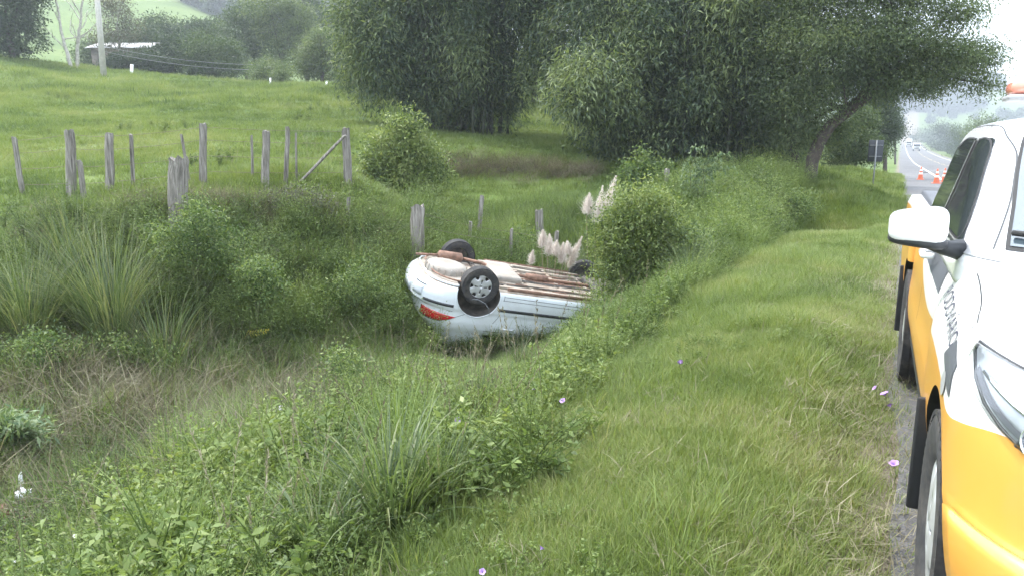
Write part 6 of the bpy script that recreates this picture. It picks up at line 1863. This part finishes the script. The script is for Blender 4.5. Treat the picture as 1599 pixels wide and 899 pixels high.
b0 = on_ground(300, 13.6)
fA = thing('barbed_wire_fence', 'old wire fence with uneven weathered posts along the top of the left bank', 'fence', b0)
A = [(22, 215, 38, 312, 13.3, 8), (108, 204, 112, 312, 13.3, 16), (124, 251, 133, 316, 13.1, 8), (171, 208, 171, 309, 13.4, 14), (205, 210, 209, 300, 13.7, 6), (283, 210, 292, 262, 14.2, 5),
     (317, 194, 318, 292, 14.0, 12), (393, 212, 394, 270, 14.6, 4), (415, 205, 414, 284, 14.0, 11), (449, 199, 446, 276, 14.2, 8), (462, 208, 463, 270, 14.4, 4), (540, 201, 543, 292, 14.5, 15)]
pl = []
for i, a in enumerate(A):
    o, b, t = post(fA, a[0], a[1], a[2], a[3], a[4], a[5], 700 + i); pl.append((b, t, a[5]))
wires(fA, [(b, t) for b, t, w in pl if w >= 8 and np.linalg.norm(t - b) > .9])
o, b, t = post(fA, 538, 212, 490, 262, 14.3, 7, 760, 'brace')
post(None, 278, 248, 280, 338, 12.2, 30, 801, 'thick_post')[0]
tag(bpy.data.objects['thick_post'], 'thick short weathered wooden post standing nearest on the left bank', 'post')
b0 = on_ground(800, 14.5)
fB = thing('barbed_wire_fence', 'sagging wire fence of scattered posts running down into the gully behind the car', 'fence', b0)
Bp = [(545, 308, 542, 378, 13.3, 7), (651, 323, 651, 415, 13.1, 22), (735, 346, 732, 388, 15, 6), (753, 306, 748, 384, 15.4, 8), (799, 357, 797, 420, 14.4, 6), (841, 329, 846, 384, 15.6, 15), (870, 362, 868, 400, 15, 9),
      (1042, 265, 1036, 322, 17, 8), (1048, 300, 1050, 322, 17, 4), (1094, 318, 1092, 354, 16, 7)]
pl = []
for i, a in enumerate(Bp):
    o, b, t = post(fB, a[0], a[1], a[2], a[3], a[4], a[5], 720 + i); pl.append((b, t))
wires(fB, [pl[1], pl[4], pl[6]], (.4, .7, .92), .05)
o, b, t = post(None, 1123, 300, 1103, 352, 15.4, 3, 790, 'leaning_stick'); tag(o, 'thin bare stick leaning between the olive weeds', 'stick')

# utility pole with power lines
pb = on_ground(162, 50)
pole = thing('utility_pole', 'pale leaning utility pole standing on the crest of the pasture', 'utility pole', pb)
g = Geo(); tp = at(147, -60, 50) - pb; add_tube(g, [(0, 0, -.5), tp * .5, tp], [.19, .165, .14], 10); g.build('pole', M['concrete'], pole, smooth=True)
g = Geo(); add_tube(g, [tp - np.array([1, .2, .4]), tp + np.array([1, .2, -.4])], .06, 6); g.build('crossarm', M['wood'], pole)
pw = thing('power_line', 'thin sagging wires crossing in front of the far grove', 'power line', at(270, 86, 60))
for dy in (0, 8):
    g = Geo(); a_, b_ = at(150, 70 + dy, 60), at(560, 92 + dy, 62); t = np.linspace(0, 1, 30)[:, None]; P = a_ * (1 - t) + b_ * t - np.array([0, 0, 1]) * (.9 * 4 * t * (1 - t)); add_tube(g, P - np.array(pw.location), .014, 4); g.build('wire', M['galv'], pw)
for lb, x0, y0, x1, y1, f, w, m_ in (('short white painted post leaning on the crest right of the utility pole', 206, 101, 204, 120, 54, 4.5, 'white'), ('small pale post at the foot of the low shrub on the crest', 422, 122, 422, 132, 52, 2.5, 'white'),
                                     ('small pale post under the light green tree', 510, 128, 511, 139, 50, 3, 'white')):
    t, b = at(x0, y0, f), at(x1, y1, f); g = Geo(); add_tube(g, [b - b - np.array([0, 0, .4]), t - b], .5 * w * f / FPX, 8); o = g.build('white_post', M['concrete'] if m_ != 'white' else M['road_paint'], None, smooth=False); o.location = b; tag(o, lb, 'post')

# shed half hidden by the trees
hb = on_ground(205, 72); 
shed = thing('shed', 'low shed with whitish patchy roof half hidden in the trees', 'shed', hb, YAW)
g = Geo(); add_box(g, (0, 0, .2), (5.0, 3.6, 3.4)); g.build('wall', M['plaster'], shed)
rt = at(205, 74, 72)[2] - hb[2]
shed.location = (hb[0], hb[1], hb[2] + rt - 2.1)
for s_ in (-1, 1):
    for k in range(6):
        g = Geo(); add_box(g, (-2.35 + k * .94, s_ * 1.05, 2.12 - (0 if s_ < 0 else 0) + .004 * k), (.96, 2.3, .05), np.array(Matrix.Rotation(-s_ * math.radians(16), 3, 'X'))); g.build('roof_sheet', M['roof_tin'], shed)
g = Geo(); add_box(g, (-1.2, -1.81, .6), (.8, .03, .8)); g.build('window', M['glass'], shed)
g = Geo(); add_box(g, (1.0, -1.81, .2), (.9, .03, 2.0)); g.build('door', M['bark'], shed)

# ------------------------------------------------------------------ road furniture
sb = on_ground(1361, 26.5)
sign = thing('road_sign', 'back of a dark rectangular road sign on a thin post in the verge', 'road sign', sb)
zt, zb_, zw = [at(1361, y, 26.5)[2] - sb[2] for y in (219, 253, 285)]
hw = 10.8 * 26.5 / FPX
Ry_ = np.array(Matrix.Rotation(YAW * .6, 3, 'Z'))
g = Geo(); add_box(g, (0, 0, (zt + zb_) / 2), (hw * 2, .018, zt - zb_), Ry_); o = g.build('panel', M['sign_back'], sign); bevel(o, .006, 1)
for zz in (zt - .18, zb_ + .18):
    g = Geo(); add_box(g, Ry_ @ np.array([0, -.03, zz]), (hw * 1.7, .02, .03), Ry_); g.build('stiffener', M['galv'], sign)
g = Geo(); add_tube(g, [Ry_ @ np.array([0, -.05, -.3]), Ry_ @ np.array([0, -.05, zt - .01])], .028, 10); g.build('post', M['galv'], sign, smooth=True)

def make_cone(label, p):
    root = thing('traffic_cone', label, 'traffic cone', p, 0, 'traffic cones closing the shoulder')
    g = Geo(); add_box(g, (0, 0, .015), (.40, .40, .03)); o = g.build('base', M['cone_orange'], root); bevel(o, .01, 2)
    def sec(z0, z1): return [(.155 - .125 * z0, z0), (.155 - .125 * z1, z1)]
    H_ = .72
    def rr(z): return .150 - .118 * (z / H_)
    for nm, z0, z1, m in (('cone_body', .03, .30, 'cone_orange'), ('white_band', .30, .40, 'cone_white'), ('cone_body', .40, .50, 'cone_orange'), ('white_band', .50, .59, 'cone_white'), ('cone_body', .59, .72, 'cone_orange')):
        g = Geo(); add_lathe(g, [(rr(z0), z0), (rr(z1), z1)] + ([(rr(z1) * .6, z1 + .005), (.001, z1 + .005)] if z1 > .7 else []), 24, 'z'); g.build(nm, M[m], root, smooth=True)
    return root
def road_pt(px, py):
    d, ff = ray(px, py); t = np.linspace(2, 400, 8000); P = np.array([0, 0, CAMH]) + d[None] * (t / ff)[:, None]
    k = np.argmax(P[:, 2] < roadz(P[:, 1])); p = P[k]; p[2] = roadz(p[1]); return p
c0 = make_cone('leftmost of the three orange and white traffic cones behind the pickup', road_pt(1437, 281))
for lb, px, py in (('middle of the three orange and white traffic cones behind the pickup', 1462, 287), ('rightmost traffic cone, half hidden by the pickup cab', 1474, 285)):
    r_ = c0.copy(); COL.objects.link(r_); r_.location = road_pt(px, py); r_['label'] = lb; r_.rotation_euler.z = rng.uniform(0, 1)
    for ch in list(c0.children):
        c_ = ch.copy(); COL.objects.link(c_); c_.parent = r_
g = Geo(); add_box(g, (0, 0, .03), (.35, .22, .06)); o = g.build('road_stone', M['axle']); o.location = road_pt(1445, 270); bevel(o, .02, 1); tag(o, 'small dark lump lying on the shoulder beyond the cones', 'stone')

def far_truck(label, X, Y, cargo):
    z = float(roadz(Y)); root = thing('truck', label, 'truck', (X, Y, z))
    g = Geo(); add_box(g, (0, 0, 1.75), (2.5, 2.2, 2.1)); o = g.build('cab', M['truck_white'], root); bevel(o, .15, 3)
    g = Geo(); add_box(g, (0, -1.12, 2.15), (2.1, .05, .85)); g.build('windscreen', M['glass'], root)
    g = Geo(); add_box(g, (0, -1.13, 1.15), (1.7, .05, .4)); g.build('grille', M['black'], root)
    g = Geo(); add_box(g, (0, 5.2, 2.3 if cargo else 1.6), (2.5, 8, 2.9 if cargo else .9)); o = g.build('cargo_box', M['truck_white'], root); bevel(o, .04, 1)
    g = Geo(); add_box(g, (0, 4, .75), (1.2, 9, .3)); g.build('chassis', M['black'], root)
    for sx in (-1, 1):
        g = Geo(); add_box(g, (sx * .95, -1.14, .95), (.35, .05, .2)); g.build('headlamp', M['reflector'], root)
        g = Geo(); add_box(g, (sx * 1.42, -.8, 2.2), (.18, .1, .6)); g.build('side_mirror', M['black'], root)
        for yy in (-.1, 5.6, 7.4):
            g = Geo(); add_lathe(g, [(.02, -.15), (.3, -.15), (.5, -.14), (.5, .14), (.3, .15), (.02, .15)], 20, 'y', (0, 0, 0)); o = g.build('wheel', M['tyre'], root, smooth=True); o.location = (sx * 1.02, yy, .5); o.rotation_euler = (0, 0, PI / 2)
far_truck('white truck far down the road, coming towards the camera', 5.6, 330, False)
far_truck('second white truck farther away, behind the first one', 3.6, 420, True)

# ------------------------------------------------------------------ flowers and litter
def flower(label, px, py, col='petal', size=.028, h=.16, group='lilac flowers'):
    p = hit(px, py, h); b = np.array([p[0], p[1], gz(p[0], p[1])])
    root = thing('flower', label, 'flower', b, 0, group); r = np.random.default_rng(int(px * 7 + py))
    tl = np.array([r.normal(0, .8), r.normal(-.3, .8), .8]); q = np.array(Vector(tl).to_track_quat('Z', 'Y').to_matrix())
    g = Geo(); A_ = np.linspace(0, 2 * PI, 26)[:-1]; rows = []
    for t in (0.08, .35, .7, 1.0):
        w = 1 + (.10 * np.cos(A_ * 5) if t > .6 else 0)
        rr = size * (.12 + .88 * t ** 1.8) * w
        rows.append(np.stack([rr * np.cos(A_), rr * np.sin(A_), np.full(25, size * 1.2 * t - (size * .25 if t == 1 else 0))], 1))
    V = np.concatenate(rows) @ q.T + (p - b); Q = [(i * 25 + k, i * 25 + (k + 1) % 25, (i + 1) * 25 + (k + 1) % 25, (i + 1) * 25 + k) for i in range(3) for k in range(25)]
    g.add(V, Q); g.build('petals', M[col], root, smooth=True)
    g = Geo(); add_tube(g, [(0, 0, -.02), (p - b) * .5 + [.01, 0, 0], p - b], .0018, 4); g.build('stem', M['stem'], root)
for lb, px, py, s_ in (('lilac flower highest in the weeds below the car', 831, 608, .045), ('lilac flower right of the highest one, near the verge edge', 880, 627, .032), ('lilac flower on the verge grass below the round bush', 1063, 567, .035),
                       ('lilac flower among the weeds left of the fine grass clump', 672, 637, .04), ('pale lilac flower just left of the fine grass clump', 713, 657, .04), ('lilac flower at the ditch edge, left of the bright weeds', 363, 670, .04),
                       ('dark lilac flower in the weeds at lower left', 250, 739, .035), ('lilac flower in the mown grass at bottom centre', 844, 858, .022), ('lilac flower at the very bottom beside the weeds', 753, 893, .022),
                       ('lilac blossom lying by the gravel, nearest to the rear wheel', 1368, 607, .03), ('large lilac blossom lying by the gravel, right of the group', 1383, 618, .045), ('faint lilac blossom, lowest of the three by the gravel', 1391, 635, .03),
                       ('lilac blossom lying beside the front mud flap', 1397, 727, .04), ('lilac flower on the left bank near the thick post', 262, 352, .05), ('lilac flower at the bottom left edge', 403, 896, .02)):
    flower(lb, px, py, 'petal', s_ * .55, .10 if px > 1300 else .22 if px < 900 and py < 800 else .14)
for lb, px, py in (('small white flower at the lower left among the weeds', 92, 806), ('white flower left of the lowest dark flower', 183, 822), ('white flower at the left bottom corner weeds', 118, 838), ('white blossom at the ditch margin lower left', 70, 770), ('white flower low in the left foreground', 20, 878)):
    flower(lb, px, py, 'petal_white', .013, .3, 'white flowers')

def crumple(name, label, cat, px, py, s, mat, seed):
    r = np.random.default_rng(seed); b = hit(px, py, .30)
    s = tuple(x * 1.05 for x in s)
    g = Geo(); n = 12; t, p_ = np.meshgrid(np.linspace(0, PI, 8), np.linspace(0, 2 * PI, n, endpoint=False), indexing='ij')
    rr = 1 + r.normal(0, .22, t.shape); rr[0] = rr[0, 0]; rr[-1] = rr[-1, 0]
    V = np.stack([s[0] * rr * np.sin(t) * np.cos(p_), s[1] * rr * np.sin(t) * np.sin(p_), s[2] * rr * np.cos(t)], -1).reshape(-1, 3)
    Q = [(i * n + k, i * n + (k + 1) % n, (i + 1) * n + (k + 1) % n, (i + 1) * n + k) for i in range(7) for k in range(n)]
    g.add(V, Q); o = g.build(name, mat); o.location = b; tag(o, label, cat)
crumple('plastic_bag', 'white crumpled plastic bag in the dead grass at the left edge', 'plastic bag', 36, 772, (.07, .06, .05), M['paper'], 3)
crumple('plastic_scrap', 'white twisted plastic scrap just above the crumpled bag', 'plastic scrap', 33, 752, (.02, .02, .08), M['paper'], 4)
crumple('paper_scrap', 'small white paper scrap on the matted grass in the ditch', 'paper scrap', 439, 637, (.06, .05, .025), M['paper'], 5)
crumple('red_debris', 'piece of dark red plastic debris in the left bottom corner', 'debris', 8, 802, (.10, .05, .06), M['red_plastic'], 6)
crumple('small_red_debris', 'smaller dark red scrap right of the larger red piece', 'debris', 40, 812, (.05, .03, .03), M['red_plastic'], 7)

# ------------------------------------------------------------------ woods on the far hills
def wood_proto(name, s, mat, seed):
    r = np.random.default_rng(seed); g = Geo()
    crown_leaves(g, [(np.array([0, 0, 3.5]), (3.2, 3.2, 2.8)), (np.array([1.5, .5, 2.5]), (2.2, 2.2, 2)), (np.array([-1.6, 0, 2.8]), (2.2, 2.2, 2.2))], 420, 1.3, .8, r, .5, 10)
    return bpy.data.objects.new(name, _m(g, name, mat))
M['wood_far'] = foliage('far_wood_leaves', [(.02, .04, .02), (.035, .06, .028), (.06, .09, .035)], inst=True, pos_scale=.02)
WP = [wood_proto('wood_tree', 1, M['wood_far'], 900 + s) for s in range(3)]
def hillwood(label, n, cond, pxr, fr, smin, smax):
    px = rng.uniform(*pxr, n); f = rng.uniform(*fr, n)
    r = (px - 799.5) / (FPX * 1.02) * f; X = r * _cy - f * _sy; Y = f * _cy + r * _sy
    P = np.stack([X, Y, ground_z(X, Y)], 1); a, b, _ = project(P); P = P[cond(a, b, f)]
    put('far_wood', WP, P, smin, smax, label, cat=None, tilt=.03)
hillwood('dark wood on the hillside beyond the road', 5200, lambda a, b, f: (b > 118 + 6 * np.sin(a / 17.)) & (b < 178 + 5 * np.sin(a / 23.) - .05 * (a - 1400)) & (a < 1516 + .22 * (b - 150)), (1340, 1540), (560, 1000), 1.0, 2.0)
hillwood('dark wood along the skyline of the far hill', 1500, lambda a, b, f: (b < 127 + .22 * (a - 1500)) & (a < 1562), (1380, 1570), (850, 1100), 1.0, 1.8)
hillwood('dark wood on the hill above the pasture at the upper left', 2600, lambda a, b, f: (b < 22 + (a - 330) * .45) & (b < 45), (200, 640), (170, 460), .8, 1.4)
hillwood('scattered trees on the far grassy slope', 60, lambda a, b, f: (b > 130) & (b < 215), (1400, 1640), (450, 900), .8, 1.3)
hillwood('bushes lining the road far away', 320, lambda a, b, f: (a > 1432 + (b - 222) * 2.6) & (b > 204), (1420, 1640), (120, 520), .3, .6)

# ------------------------------------------------------------------ air
g = Geo(); add_box(g, (0, 0, 0), (2640, 2640, 1)); haze_me = g.mesh('haze')
HZ = 1
deps = [o for o in scene.objects if o.type == 'MESH']
haze = link('haze', haze_me)
zs = haze_me.vertices
_gv = np.array([v.co.z for v in bpy.data.objects['ground'].data.vertices]); lo, hi = float(_gv.min()) - 1.0, float(_gv.max()) + 14.0
for v in zs: v.co.z = hi if v.co.z > 0 else lo
m, n, l = new_mat('haze'); o = n.new('ShaderNodeOutputMaterial'); pv = n.new('ShaderNodeVolumePrincipled')
pv.inputs['Color'].default_value = (.84, .91, 1, 1); pv.inputs['Density'].default_value = .0010; pv.inputs['Anisotropy'].default_value = .3
l.new(pv.outputs[0], o.inputs['Volume']); haze_me.materials.append(m)
tag(haze, kind='stuff')

print('TRIS', sum(2 * len(o.data.polygons) for o in scene.objects if o.type == 'MESH'))
c = scene.cycles
c.use_adaptive_sampling = True; c.adaptive_threshold = .03
c.max_bounces = 6; c.diffuse_bounces = 3; c.glossy_bounces = 3; c.transmission_bounces = 4; c.transparent_max_bounces = 8; c.volume_bounces = 0
c.use_denoising = True
if __name__ == '__main__':
    pass
